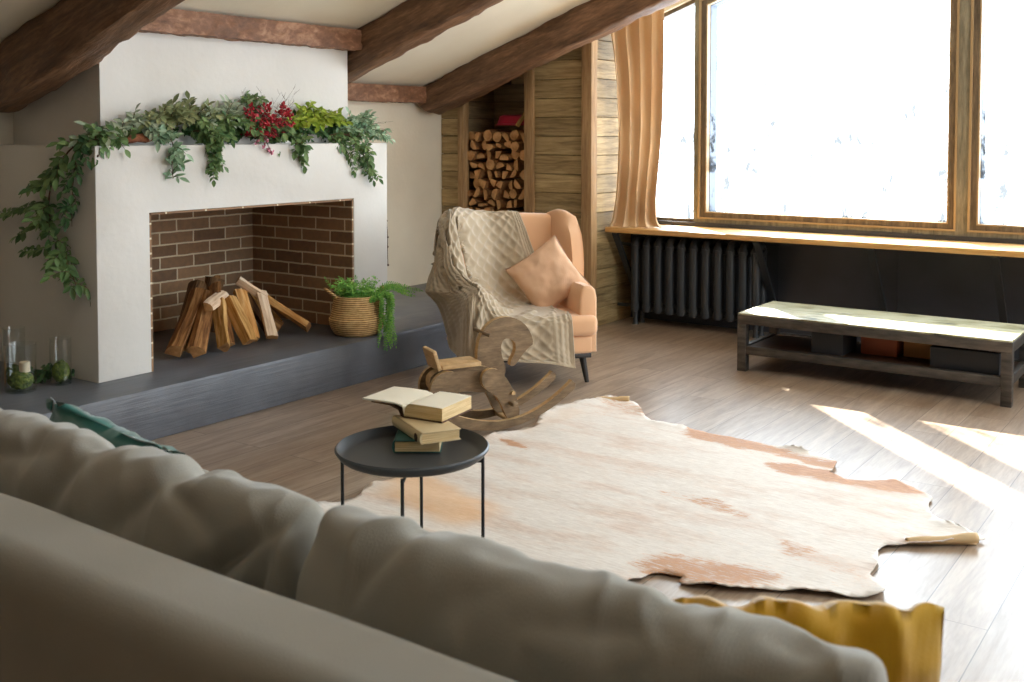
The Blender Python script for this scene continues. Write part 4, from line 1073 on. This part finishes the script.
# ------------------------------------------------------------------ firewood in the firebox
def log_bm(L, r, seed, kind='quarter', n=10):
    q = random.Random(seed)
    if kind == 'quarter': poly = [(0, 0), (r*1.25, .04*r), (r*1.15, .5*r), (.85*r, .9*r), (.42*r, 1.15*r), (.04*r, 1.2*r)]
    elif kind == 'plank': poly = [(0, 0), (r*1.4, .05*r), (r*1.45, .62*r), (.9*r, .78*r), (.1*r, .66*r)]
    elif kind == 'half': poly = [(-r, 0), (r, 0), (.92*r, .4*r), (.6*r, .8*r), (0, r), (-.6*r, .82*r), (-.93*r, .42*r)]
    else: poly = [(r*math.cos(2*PI*k/9), r*math.sin(2*PI*k/9)) for k in range(9)]
    poly = [(x+q.uniform(-.06, .06)*r, y+q.uniform(-.06, .06)*r) for x, y in poly]
    cx = sum(p[0] for p in poly)/len(poly); cy = sum(p[1] for p in poly)/len(poly)
    poly = [(x-cx, y-cy) for x, y in poly]; bm = NB(); rings = []; m = len(poly)
    tw = q.uniform(-.15, .15); bow = q.uniform(-.03, .03)*L
    for i in range(n+1):
        t = i/n; ring = []
        a = tw*(t-.5); s = 1+.08*math.sin(t*5+seed)
        for k, (x, y) in enumerate(poly):
            f = .06*r*fbm((t*3+seed, k*1.7, 0), 2)
            X = (x*math.cos(a)-y*math.sin(a))*s+f+bow*math.sin(PI*t)*.5; Y = (x*math.sin(a)+y*math.cos(a))*s+f
            ring.append(bm.verts.new((X, Y, (t-.5)*L+(.05*r*(x+y)/r*(1 if i in (0, n) else 0)))))
        rings.append(ring)
    for a, c in zip(rings, rings[1:]):
        for k in range(m): bm.faces.new((a[k], a[(k+1) % m], c[(k+1) % m], c[k])).material_index = 0
    bm.faces.new(rings[0][::-1]).material_index = 1; bm.faces.new(rings[-1]).material_index = 1
    return bm
def lean_log(p0, p1, r, kind, ma, label, seed, roll=0.0, endm='log_end'):
    p0, p1 = Vector(p0), Vector(p1); d = p1-p0; L = d.length
    bm = log_bm(L, r, seed, kind)
    bmesh.ops.recalc_face_normals(bm, faces=bm.faces)
    me = bpy.data.meshes.new('split_log'); bm.to_mesh(me); bm.free(); me.materials.append(M[ma]); me.materials.append(M[endm])
    o = link_obj('split_log', me); o.location = (p0+p1)/2
    qd = d.to_track_quat('Z', 'Y') @ Matrix.Rotation(roll, 3, 'Z').to_quaternion(); o.rotation_mode = 'QUATERNION'; o.rotation_quaternion = qd
    return tag(o, label, 'firewood log', 'split logs leaning in a heap in the firebox')
LG = [
 ((-4.70, 3.535, .305), (-5.00, 3.93, .545), .050, 'quarter', 'log_brown', 'brown bark-sided log at the far left of the firebox heap, end towards the room', 1, .4),
 ((-4.64, 3.640, .290), (-4.98, 4.00, .520), .050, 'quarter', 'log_brown', 'second log from the left of the firebox heap, leaning low with an ochre end', 2, 1.2),
 ((-4.80, 3.66, .30), (-5.08, 4.02, .56), .052, 'half', 'log_dark', 'dark bark-covered log behind the low leftmost pair in the firebox', 3, .6),
 ((-4.64, 3.835, .272), (-4.86, 3.99, .480), .046, 'quarter', 'log_tan', 'wedge-shaped log with a pale split face, left front of the firebox heap', 4, 2.4),
 ((-4.71, 3.920, .272), (-4.88, 4.00, .470), .040, 'quarter', 'log_brown', 'brown log filling in behind the wedge-shaped one of the firebox heap', 5, 1.0),
 ((-4.65, 4.010, .272), (-4.86, 4.04, .500), .042, 'quarter', 'log_tan', 'striped log with ragged bark edge in the front middle of the firebox heap', 6, 3.5),
 ((-4.73, 4.100, .272), (-4.93, 4.18, .520), .046, 'plank', 'log_orange', 'yellowish upright log right of the striped one in the firebox', 7, .3),
 ((-4.67, 4.195, .272), (-4.86, 4.28, .510), .040, 'plank', 'log_pale', 'very pale upright split log right of the middle of the firebox heap', 8, .2),
 ((-4.64, 4.455, .300), (-4.92, 4.345, .475), .052, 'plank', 'log_orange', 'stout orange-tan log leaning from the right front of the firebox heap', 9, .5),
 ((-4.82, 4.40, .285), (-5.02, 4.22, .47), .045, 'half', 'log_brown', 'brown log low behind the stout orange-tan one in the firebox', 10, .0),
 ((-4.87, 4.42, .29), (-4.98, 4.26, .50), .038, 'quarter', 'log_tan', 'small tan log standing behind the right end of the firebox heap', 11, 2.0),
 ((-4.79, 3.84, .485), (-4.92, 4.06, .52), .036, 'quarter', 'log_pale', 'short pale block lying across the top left of the firebox heap', 12, 1.4),
 ((-4.90, 3.97, .50), (-5.05, 4.10, .60), .036, 'quarter', 'log_brown', 'rusty brown log stub poking up at the top of the firebox heap', 13, .4),
 ((-5.02, 4.00, .30), (-5.02, 4.08, .60), .046, 'half', 'log_dark', 'dark log standing at the back of the firebox heap', 14, 1.0),
 ((-4.84, 4.30, .475), (-4.93, 4.17, .590), .030, 'plank', 'log_pale', 'thin pale log slanting at the top right of the firebox heap', 15, .9),
 ((-4.80, 4.30, .275), (-4.95, 4.25, .49), .04, 'quarter', 'log_dark', 'dark narrow log wedged behind the very pale one in the firebox', 16, .9),
]
for L in LG: lean_log(L[0], L[1], L[2]*1.2, *L[3:])

# ------------------------------------------------------------------ log stack in the niche
protos = []
for k, kind in enumerate(('quarter', 'half', 'round', 'quarter', 'plank', 'half')):
    bm = log_bm(.34, .042 if kind != 'quarter' else .050, 40+k, kind, 4); bmesh.ops.recalc_face_normals(bm, faces=bm.faces)
    me = bpy.data.meshes.new('stacked_log'); bm.to_mesh(me); bm.free(); me.materials.append(M['logbark']); me.materials.append(M['log_end']); protos.append(me)
q = random.Random(3); row = 0; z = .052
src = None; stack = []
while z < 1.49:
    x = -5.235+(row % 2)*.035; c_ = 0
    while x < -4.70:
        me = protos[q.randrange(len(protos))]
        if src is None: src = bpy.data.objects.new('stacked_log', me); o = src
        else: o = src.copy(); o.data = me
        COL.objects.link(o)
        o.location = (x+q.uniform(-.006, .006), 6.99+q.uniform(-.03, .03), z+q.uniform(-.006, .006)); o.rotation_euler = (PI/2+q.uniform(-.05, .05), q.uniform(0, 6.28), q.uniform(-.04, .04))
        s = q.uniform(.90, 1.06); o.scale = (s, s, 1)
        stack.append((o, row, c_)); c_ += 1
        x += .084
    z += .0765; row += 1
ORD = ['', 'first', 'second', 'third', 'fourth', 'fifth', 'sixth', 'seventh', 'eighth', 'ninth', 'tenth', 'eleventh', 'twelfth', 'thirteenth', 'fourteenth', 'fifteenth', 'sixteenth', 'seventeenth', 'eighteenth', 'nineteenth', 'twentieth']
for o, r_, c in stack:
    rt = row-r_
    tag(o, 'split log in the niche stack, %s row from the top, %s from the left' % (ORD[rt] if rt > 1 else 'first', ORD[c+1]), 'firewood log', 'firewood stacked in the plank wall niche')
# red tub upside down on the stack
b = NB(); lathe(b, [(0, .085), (.13, .083), (.16, .07), (.18, .012), (.195, .006), (.195, 0), (.17, .0), (.15, .06), (0, .07)], (-4.90, 7.03, 1.515), 48)
tag(obj('upturned_tub', b, M['redplastic']), 'red plastic tub lying upside down on top of the stacked firewood', 'tub')
lean = lean_log((-4.80, 6.84, 1.51), (-4.755, 6.90, 1.61), .026, 'quarter', 'log_tan', 'small log stub standing tilted on top of the stack beside the red tub', 77)
lean['group'] = 'loose stub on the niche stack'; del lean['group']

# ------------------------------------------------------------------ greenery
def leaf(bm, p, d, n, L, Wd, droop=.15, nseg=3):
    d = d.normalized(); s = d.cross(n)
    if s.length < 1e-4: s = d.cross(Vector((.3, .5, 1)))
    s.normalize(); n = s.cross(d).normalized()
    pts = [(0, .0), (.22, .34), (.50, .5), (.78, .32), (1.0, 0)]
    mid = [p+d*L*t+n*(-droop*L*t*t) for t, w in pts]
    Lf = [mid[i]+s*Wd*pts[i][1]+n*Wd*.16*(pts[i][1]*2) for i in (1, 2, 3)]
    Rt = [mid[i]-s*Wd*pts[i][1]+n*Wd*.16*(pts[i][1]*2) for i in (1, 2, 3)]
    m = [bm.verts.new(x) for x in mid]; l = [bm.verts.new(x) for x in Lf]; r = [bm.verts.new(x) for x in Rt]
    bm.faces.new((m[0], m[1], l[0])); bm.faces.new((m[0], r[0], m[1]))
    for i in (0, 1):
        bm.faces.new((m[i+1], m[i+2], l[i+1], l[i])); bm.faces.new((m[i+1], r[i], r[i+1], m[i+2]))
    bm.faces.new((m[3], m[4], l[2])); bm.faces.new((m[3], r[2], m[4]))
Q = random.Random(21)
def rv(s=1.0): return Vector((Q.uniform(-1, 1), Q.uniform(-1, 1), Q.uniform(-1, 1)))*s
def sprig(sb, lb, path, L, Wd, step, r0=.0022, ang=.9, alt=False, tip=True, jitter=.25, up=Vector((.5, -.4, .7))):
    n = max(4, int(sum((Vector(path[i+1])-Vector(path[i])).length for i in range(len(path)-1))/.012))
    C_ = curve(path, n); tube(sb, C_, [r0*(1-.6*i/n) for i in range(n+1)], 5)
    tot = 0; nxt = step*.6; k = 0
    for i in range(n):
        seg = (C_[i+1]-C_[i]); tot += seg.length
        while tot > nxt:
            d = seg.normalized(); nn = (up+rv(.35)).normalized(); s = d.cross(nn)
            if s.length < .05: s = d.cross(Vector((1, 0, 0)))
            s.normalize(); f = 1-.35*nxt/(n*.012+1e-6)*.6
            for sg in ((1, -1) if not alt else ((1,) if k % 2 else (-1,))):
                dd = d*math.cos(ang)+s*sg*math.sin(ang)+rv(jitter)*.5
                sc = Q.uniform(.75, 1.1)*f
                leaf(lb, C_[i]+rv(.001), dd, nn+rv(.3), L*sc, Wd*sc, Q.uniform(0, .35))
            nxt += step*Q.uniform(.8, 1.2); k += 1
    if tip: leaf(lb, C_[-1], C_[-1]-C_[-2], up, L, Wd)
def keep(p):
    """keep foliage out of the fireplace masonry"""
    x, y, z = p
    if 3.0-.004 < y < 5.07+.004 and x < -4.562+.006 and z < 1.394:      # inside the surround block
        dx = -4.556-x; dy = y-2.994; dz = 1.396-z
        m = min(dx, dz, dy if dy < .12 else 9)
        if m == dx: x = -4.556
        elif m == dz: z = 1.396
        else: y = 2.994
    if 3.13-.004 < y < 4.87 and x < -4.706 and z > 1.39: x = -4.704
    return Vector((x, y, z))
def branch(name, label, main, mats, L, Wd, step, subs=10, big=1.22, sublen=(.06, .13), bias=Vector((.4, 0, .6)), spread=.9, group=None, cat='branch', extra=(), alt=False, t0=0.0, r0=.004):
    L *= big; Wd *= big*1.05; subs = int(subs*(.95 if cat == 'vine' else 1.3))
    root = thing(name, label, cat, tuple(main[0]), 0, group)
    sb, lb = NB(), NB()
    n = 40; C_ = curve(main, n); tube(sb, C_, [r0*(1-.5*i/n) for i in range(n+1)], 6)
    for k in range(subs):
        t = t0+(1-t0)*(k+Q.random()*.9)/subs; p = cr(main, min(t, 1)); 
        d = (bias+rv(spread)).normalized(); ln = Q.uniform(*sublen)
        e = p+d*ln; m_ = p+d*ln*.5+Vector((0, 0, .012))+rv(.012)
        sprig(sb, lb, [p, m_, e+Vector((0, 0, -.02*Q.random()))], L, Wd, step, alt=alt)
    for pth in extra: sprig(sb, lb, pth, L, Wd, step, alt=alt)
    for bm in (sb, lb):
        for v in bm.verts:
            if cat == 'vine' and v.co.z < 1.30 and v.co.y > 2.99: v.co.y = 2.99
            v.co = keep(v.co)
    obj('stem', sb, M['twig'], root); obj('leaves', lb, M[mats], root, smooth=True, angle=80)
    return root
V = Vector
# trailing vines over the left side face
branch('trailing_vine', 'long curving green vine trailing down the shaded left side of the fireplace', [(-4.60, 3.04, 1.415), (-4.68, 2.965, 1.385), (-4.76, 2.955, 1.32), (-4.84, 2.955, 1.24), (-4.885, 2.955, 1.12), (-4.87, 2.955, 1.01), (-4.81, 2.955, .92), (-4.75, 2.95, .84), (-4.69, 2.95, .77), (-4.66, 2.95, .72)],
       'lf_mid', .055, .024, .022, subs=22, sublen=(.06, .14), bias=V((-.15, -.35, -.35)), spread=.8, cat='vine',
       extra=([(-4.84, 2.955, 1.24), (-4.95, 2.94, 1.21), (-5.05, 2.93, 1.16)], [(-4.88, 2.955, 1.12), (-5.05, 2.93, 1.08), (-5.20, 2.93, 1.05), (-5.33, 2.93, 1.02)], [(-4.87, 2.955, 1.04), (-5.0, 2.93, .99), (-5.12, 2.92, .93)], [(-4.80, 2.955, .93), (-4.92, 2.93, .88), (-5.06, 2.92, .86)], [(-4.74, 2.95, .86), (-4.70, 2.94, .78), (-4.68, 2.94, .71)]), r0=.005)
branch('trailing_vine', 'shorter dark-leaved vine strand hanging close to the left fireplace corner', [(-4.61, 3.02, 1.42), (-4.645, 2.965, 1.36), (-4.675, 2.96, 1.26), (-4.695, 2.96, 1.12), (-4.70, 2.96, 1.0)],
       'lf_dark', .045, .020, .018, subs=12, sublen=(.05, .09), bias=V((0, -.4, -.4)), spread=.7, cat='vine')
# along the mantel
def mz(y): return 1.40
branch('leafy_branch', 'pale silvery green branch at the left end of the mantel', [(-4.64, 3.06, 1.43), (-4.63, 3.18, 1.46), (-4.64, 3.30, 1.47), (-4.65, 3.42, 1.48)], 'lf_gray', .052, .022, .018, subs=16, sublen=(.05, .10), bias=V((.15, -.2, .6)), spread=.8, group='branches laid along the mantel')
branch('leafy_branch', 'bright green low sprigs spilling over the left mantel corner', [(-4.60, 3.02, 1.42), (-4.59, 3.10, 1.42), (-4.60, 3.22, 1.42)], 'lf_mid', .042, .022, .018, subs=11, sublen=(.04, .08), bias=V((.2, -.5, .25)), spread=.8, group='branches laid along the mantel')
branch('leafy_branch', 'olive grey branch with upright leaves left of the middle of the mantel', [(-4.66, 3.34, 1.46), (-4.65, 3.46, 1.51), (-4.66, 3.58, 1.52), (-4.66, 3.76, 1.53)], 'lf_olive', .050, .020, .016, subs=26, sublen=(.06, .11), bias=V((.15, 0, .7)), spread=.8, group='branches laid along the mantel')
branch('leafy_branch', 'dark green bushy filler branch along the back of the mantel', [(-4.67, 3.30, 1.43), (-4.67, 3.7, 1.45), (-4.67, 4.1, 1.45), (-4.67, 4.5, 1.45), (-4.67, 4.9, 1.43)], 'lf_dark', .040, .019, .014, subs=60, sublen=(.05, .11), bias=V((.3, 0, .5)), spread=.9, group='branches laid along the mantel')
branch('leafy_branch', 'blue-green leafed branch drooping over the mantel edge left of the middle', [(-4.63, 3.34, 1.45), (-4.58, 3.40, 1.45), (-4.545, 3.43, 1.40), (-4.54, 3.42, 1.31), (-4.545, 3.43, 1.22)], 'lf_blue', .050, .020, .018, subs=16, sublen=(.04, .09), bias=V((.35, 0, .1)), spread=.8, group='branches laid along the mantel')
branch('leafy_branch', 'grey-green willow-leafed branch reaching along the middle of the mantel top', [(-4.66, 3.72, 1.50), (-4.65, 3.86, 1.53), (-4.65, 4.0, 1.55), (-4.66, 4.10, 1.54)], 'lf_gray', .050, .015, .014, subs=26, sublen=(.06, .12), bias=V((.15, .1, .6)), spread=.85, group='branches laid along the mantel')
branch('leafy_branch', 'green sprig hanging straight down over the middle of the mantel edge', [(-4.64, 3.62, 1.46), (-4.57, 3.67, 1.46), (-4.545, 3.69, 1.40), (-4.54, 3.69, 1.32), (-4.545, 3.70, 1.25)], 'lf_mid', .036, .018, .013, subs=24, sublen=(.03, .07), bias=V((.3, 0, 0)), spread=.7, group='branches laid along the mantel')
branch('leafy_branch', 'mid green bushy branch in the centre of the mantel', [(-4.64, 3.70, 1.44), (-4.62, 3.82, 1.48), (-4.62, 3.95, 1.48), (-4.63, 4.10, 1.46)], 'lf_mid', .044, .018, .014, subs=34, sublen=(.05, .10), bias=V((.3, 0, .45)), spread=.9, group='branches laid along the mantel')
branch('leafy_branch', 'tall dark green tuft rising behind the red berries on the mantel', [(-4.68, 3.98, 1.46), (-4.68, 4.02, 1.56), (-4.68, 4.05, 1.63)], 'lf_mid', .044, .018, .014, subs=18, sublen=(.05, .09), bias=V((.1, 0, .5)), spread=.9, group='branches laid along the mantel')
branch('leafy_branch', 'lime green leafy branch right of the red berries on the mantel', [(-4.65, 4.30, 1.46), (-4.64, 4.42, 1.52), (-4.65, 4.56, 1.53), (-4.64, 4.72, 1.50)], 'lf_lime', .046, .024, .016, subs=28, sublen=(.05, .12), bias=V((.25, 0, .6)), spread=.8, group='branches laid along the mantel')
branch('leafy_branch', 'green branch with one leafy tip hanging below the lime branch', [(-4.63, 4.16, 1.45), (-4.58, 4.24, 1.45), (-4.548, 4.28, 1.38), (-4.54, 4.29, 1.29)], 'lf_mid', .048, .024, .020, subs=14, sublen=(.03, .07), bias=V((.3, 0, .15)), spread=.8, group='branches laid along the mantel')
branch('leafy_branch', 'pale green small-leafed branch at the right end of the mantel', [(-4.65, 4.70, 1.46), (-4.64, 4.84, 1.50), (-4.64, 4.94, 1.48), (-4.60, 5.02, 1.44)], 'lf_blue', .036, .016, .013, subs=30, sublen=(.05, .12), bias=V((.25, .2, .5)), spread=.85, group='branches laid along the mantel')
branch('leafy_branch', 'green sprays dangling in front of the right end of the mantel', [(-4.62, 4.62, 1.44), (-4.57, 4.72, 1.44), (-4.54, 4.80, 1.36), (-4.54, 4.86, 1.26), (-4.545, 4.88, 1.20)], 'lf_mid', .040, .019, .017, subs=18, sublen=(.05, .10), bias=V((.25, 0, -.2)), spread=.8, group='branches laid along the mantel',
       extra=([(-4.60, 4.66, 1.42), (-4.55, 4.68, 1.36), (-4.545, 4.73, 1.28), (-4.545, 4.75, 1.22)],))
# red branch with berries
root = thing('berry_branch', 'dark red leaves and clustered red berries right of the mantel centre', 'branch', (-4.64, 4.1, 1.42))
sb, lb = NB(), NB(); clusters = []
for k in range(48):
    p = V((-4.62+Q.uniform(-.03, .04), 4.08+Q.uniform(-.13, .12), 1.43)); e = V((-4.58+Q.uniform(-.05, .06), 4.12+Q.uniform(-.17, .16), 1.47+Q.uniform(0, .14)))
    sprig(sb, lb, [p, p.lerp(e, .5)+rv(.015), e], .030, .018, .024, alt=True); clusters.append(e)
for bm in (sb, lb):
    for v in bm.verts: v.co = keep(v.co)
obj('stem', sb, M['twig'], root); obj('leaves', lb, M['lf_red'], root, angle=80)
n_b = 0
for e in clusters[:30]:
    for k in range(3):
        c = keep(e+rv(.016)); bm = NB(); bmesh.ops.create_icosphere(bm, subdivisions=2, radius=Q.uniform(.006, .0095), matrix=Matrix.Translation(c)); obj('berry', bm, M['berry'], root)
root = thing('flower_sprig', 'small pink flower sprig hanging over the mantel edge below the berries', 'flowers', (-4.56, 4.02, 1.42))
sb, lb = NB(), NB()
for e in ((-4.545, 4.05, 1.42), (-4.535, 4.03, 1.38), (-4.54, 4.09, 1.34), (-4.545, 3.98, 1.40), (-4.54, 4.07, 1.36)):
    tube(sb, curve([(-4.60, 4.02, 1.42), (-4.55, 4.03, 1.44), e], 10), .0015, 5)
    for k in range(9): leaf(lb, V(e)+rv(.006), rv(), rv(), .020, .013)
obj('stem', sb, M['twig'], root); obj('petals', lb, M['lf_pink'], root, angle=80)
root = thing('dry_twigs', 'fine bare brown twigs standing up behind the red berries on the mantel', 'twigs', (-4.66, 4.15, 1.40))
sb = NB()
for k in range(16):
    a = V((-4.66, 4.12+Q.uniform(-.04, .10), 1.42)); e = a+V((Q.uniform(-.03, .05), Q.uniform(-.16, .22), Q.uniform(.18, .31)))
    C_ = curve([a, a.lerp(e, .5)+rv(.02), e], 10); tube(sb, C_, [.0016*(1-i/13) for i in range(11)], 4)
    for j in (5, 7, 9): tube(sb, [C_[j], C_[j]+V((Q.uniform(-.02, .02), Q.uniform(-.05, .05), .035))], [.0009, .0005], 4)
for v in sb.verts: v.co = keep(v.co)
obj('twigs', sb, M['twig'], root)
root = thing('dry_twigs', 'thin wiry tendrils sticking out past the right end of the mantel', 'twigs', (-4.62, 4.9, 1.42))
sb, lb = NB(), NB()
for k in range(9):
    a = V((-4.62, 4.85+Q.uniform(-.05, .05), 1.43)); e = a+V((Q.uniform(.0, .08), Q.uniform(.08, .34), Q.uniform(-.02, .18)))
    sprig(sb, lb, [a, a.lerp(e, .5)+V((0, 0, .03)), e], .012, .006, .05, r0=.0012, alt=True)
obj('stem', sb, M['twig'], root); obj('leaves', lb, M['lf_olive'], root, angle=80)
# bark log and ochre leaf litter lying on the shelf, left
b = NB(); tube(b, curve([(-4.64, 3.08, 1.425), (-4.62, 3.2, 1.425), (-4.63, 3.36, 1.43)], 14), [.024+.004*math.sin(i*1.7) for i in range(15)], 12)
tag(obj('bark_piece', b, M['bark']), 'reddish brown bark log lying under the leaves at the left of the mantel', 'log')

# ------------------------------------------------------------------ basket with fern
BC = (-4.43, 4.648, HZ)
t = thing('basket', 'round belly seagrass basket with looped handles on the hearth step', 'basket', BC)
b = NB(); lathe(b, [(0, .002), (.120, .002), (.140, .012), (.157, .045), (.167, .082), (.170, .100), (.160, .107), (.161, .114), (.153, .145), (.143, .185), (.137, .215), (.136, .236), (.130, .238), (.128, .215), (.13, .19), (0, .19)], BC, 56)
for v in b.verts:
    rr = math.hypot(v.co.x-BC[0], v.co.y-BC[1])
    if rr > .1: k = 1+.012*math.sin((v.co.z-HZ)*420); v.co.x = BC[0]+(v.co.x-BC[0])*k; v.co.y = BC[1]+(v.co.y-BC[1])*k
obj('body', b, M['basket'], t)
for s, tilt in ((-1, .06), (1, .02)):
    an = math.atan2(.577, .8165)+(math.radians(205) if s < 0 else math.radians(10)); rdir = V((math.cos(an), math.sin(an), 0)); tdir = V((-rdir.y, rdir.x, 0)); c = V(BC)+rdir*.135+V((0, 0, .235)); pts = []
    for k in range(15):
        a = PI*k/14; pts.append(c+tdir*(.042*math.cos(a))+(rdir*tilt+V((0, 0, .050)))*math.sin(a))
    b = NB(); tube(b, pts, .0075, 10); obj('handle', b, M['basket'], t)
t = thing('potted_fern', 'bright green fern growing in the basket, trailing down its right side', 'plant', (BC[0], BC[1], HZ+.20))
b = NB(); lathe(b, [(0, .012), (.10, .010), (.122, .0)], (BC[0], BC[1], HZ+.192), 32); obj('soil', b, M['soil'], t)
def frond(path, L=.018, Wd=.008, step=.008):
    sprig(sb, lb, path, L, Wd, step, r0=.0014, ang=1.1, jitter=.35)
sb, lb = NB(), NB()
RD, TD = V((.8165, .577, 0)), V((-.577, .8165, 0)); B0 = V(BC)
for k in range(46):
    a = Q.uniform(0, 2*PI); r = Q.uniform(.0, .09); o = B0+V((math.cos(a)*r, math.sin(a)*r, .20))
    e = o+V((math.cos(a), math.sin(a), 0))*Q.uniform(.03, .10)+V((0, 0, Q.uniform(.05, .115)))
    frond([o, o.lerp(e, .55)+V((0, 0, .025)), e])
    s2 = e+rv(.04); frond([o.lerp(e, .5), e.lerp(s2, .5), s2])
for k in range(26):   # trailing to the camera-right
    o = B0+RD*Q.uniform(.06, .11)+TD*Q.uniform(-.11, -.01)+V((0, 0, .215)); out_ = B0+RD*Q.uniform(.155, .215)+TD*Q.uniform(-.13, -.06)
    z1 = Q.uniform(-.05, .15); hi = out_+V((0, 0, .25+Q.uniform(-.01, .02)))
    lo = V((out_.x+.0, out_.y, HZ+z1-.02))+RD*Q.uniform(-.03, .03)
    frond([o, hi, hi.lerp(lo, .5)+rv(.012), lo], step=.009)
for k in range(9):    # sprays reaching to the right
    o = B0+RD*.08+V((0, 0, .22)); e = B0+RD*Q.uniform(.26, .38)+TD*Q.uniform(-.08, .06)+V((0, 0, .23+Q.uniform(0, .06)))
    frond([o, o.lerp(e, .5)+V((0, 0, .05)), e], L=.022)
for bm in (sb, lb):
    for v in bm.verts:
        p = v.co
        if p.z < HZ+.004 and p.x < HXF+.006: 
            if HXF-p.x < .05: p.x = HXF+.008
            else: p.z = HZ+.005
        if p.x < -4.552 and p.y > 4.76: p.x = -4.552
obj('stem', sb, M['lf_fern'], t); obj('fronds', lb, M['lf_fern'], t, angle=80)

# ------------------------------------------------------------------ jars on the hearth
def jar(x, y, r, h, label, name='glass_jar'):
    t = thing(name, label, 'jar', (x, y, HZ)); b = NB()
    lathe(b, [(0, .001), (r*.94, .001), (r, .008), (r, h-.004), (r*1.02, h), (r*.97, h), (r*.94, h-.006), (r*.94, .010), (0, .008)], (x, y, HZ), 48); obj('glass', b, M['glass'], t); return t
def mossball(name, label, x, y, r, h, seed, m='moss'):
    b = NB(); bmesh.ops.create_icosphere(b, subdivisions=4, radius=1.0)
    for v in b.verts:
        d = 1+.16*fbm((v.co.x*2.5+seed, v.co.y*2.5, v.co.z*2.5), 4); v.co = V((x+v.co.x*r*d*.93, y+v.co.y*r*d*.93, HZ+.011+h/2+v.co.z*h/2*d))
        v.co.z = max(v.co.z, HZ+.0105)
        dr = math.hypot(v.co.x-x, v.co.y-y)
        if dr > r: v.co.x = x+(v.co.x-x)*r/dr; v.co.y = y+(v.co.y-y)*r/dr
    return tag(obj(name, b, M[m]), label, 'moss')
jar(-4.725, 2.700, .070, .222, 'wide clear glass jar at the left frame edge on the hearth')
mossball('moss_clump', 'green and rusty moss clump inside the wide glass jar', -4.725, 2.700, .060, .085, 1)
b = NB(); lathe(b, [(0, 0), (.024, 0), (.024, .045), (.02, .048), (0, .046)], (-4.715, 2.715, HZ+.090), 24); tag(obj('pillar_candle', b, M['candle']), 'small cream candle resting on the moss in the wide glass jar', 'candle')
jar(-4.705, 2.890, .050, .222, 'narrow glass jar of moss nearest the fireplace corner')
mossball('moss_clump', 'green moss clump inside the narrow jar nearest the fireplace', -4.705, 2.890, .043, .10, 2)
jar(-4.93, 2.785, .052, .265, 'tall glass jar standing behind the wide one on the hearth')
mossball('moss_clump', 'moss at the bottom of the tall rear glass jar', -4.93, 2.785, .044, .07, 3)
root = branch('leafy_branch', 'dark green sprig lying on the hearth between the glass jars', [(-4.84, 2.82, HZ+.015), (-4.80, 2.88, HZ+.03), (-4.74, 2.96, HZ+.02)], 'lf_dark', .03, .016, .012, subs=14, sublen=(.03, .06), bias=V((0, 0, .5)), spread=.7)
b = NB(); lathe(b, [(0, .001), (.038, .001), (.040, .01), (.034, .10), (.022, .17), (.016, .24), (.020, .285), (.016, .285), (.012, .24), (0, .235)], (-4.885, 2.635, HZ), 32); tag(obj('amber_vase', b, M['amber']), 'slim amber vase cut by the left frame edge beside the jars', 'vase')

# ------------------------------------------------------------------ string hanging at the right edge of the surround
root = thing('hanging_string', 'thin dark knotted string hanging at the right edge of the fireplace', 'string', (-4.575, 5.082, .93))
b = NB(); C_ = curve([(-4.575, 5.076, .90), (-4.570, 5.080, .80), (-4.577, 5.086, .70), (-4.572, 5.085, .60)], 24); tube(b, C_, .0022, 6)
cord = obj('cord', b, M['twig'], root)
for i in (1, 9, 14, 23):
    b = NB(); bmesh.ops.create_icosphere(b, subdivisions=2, radius=.0075, matrix=Matrix.Translation(C_[i])); obj('knot', b, M['twig'], cord)
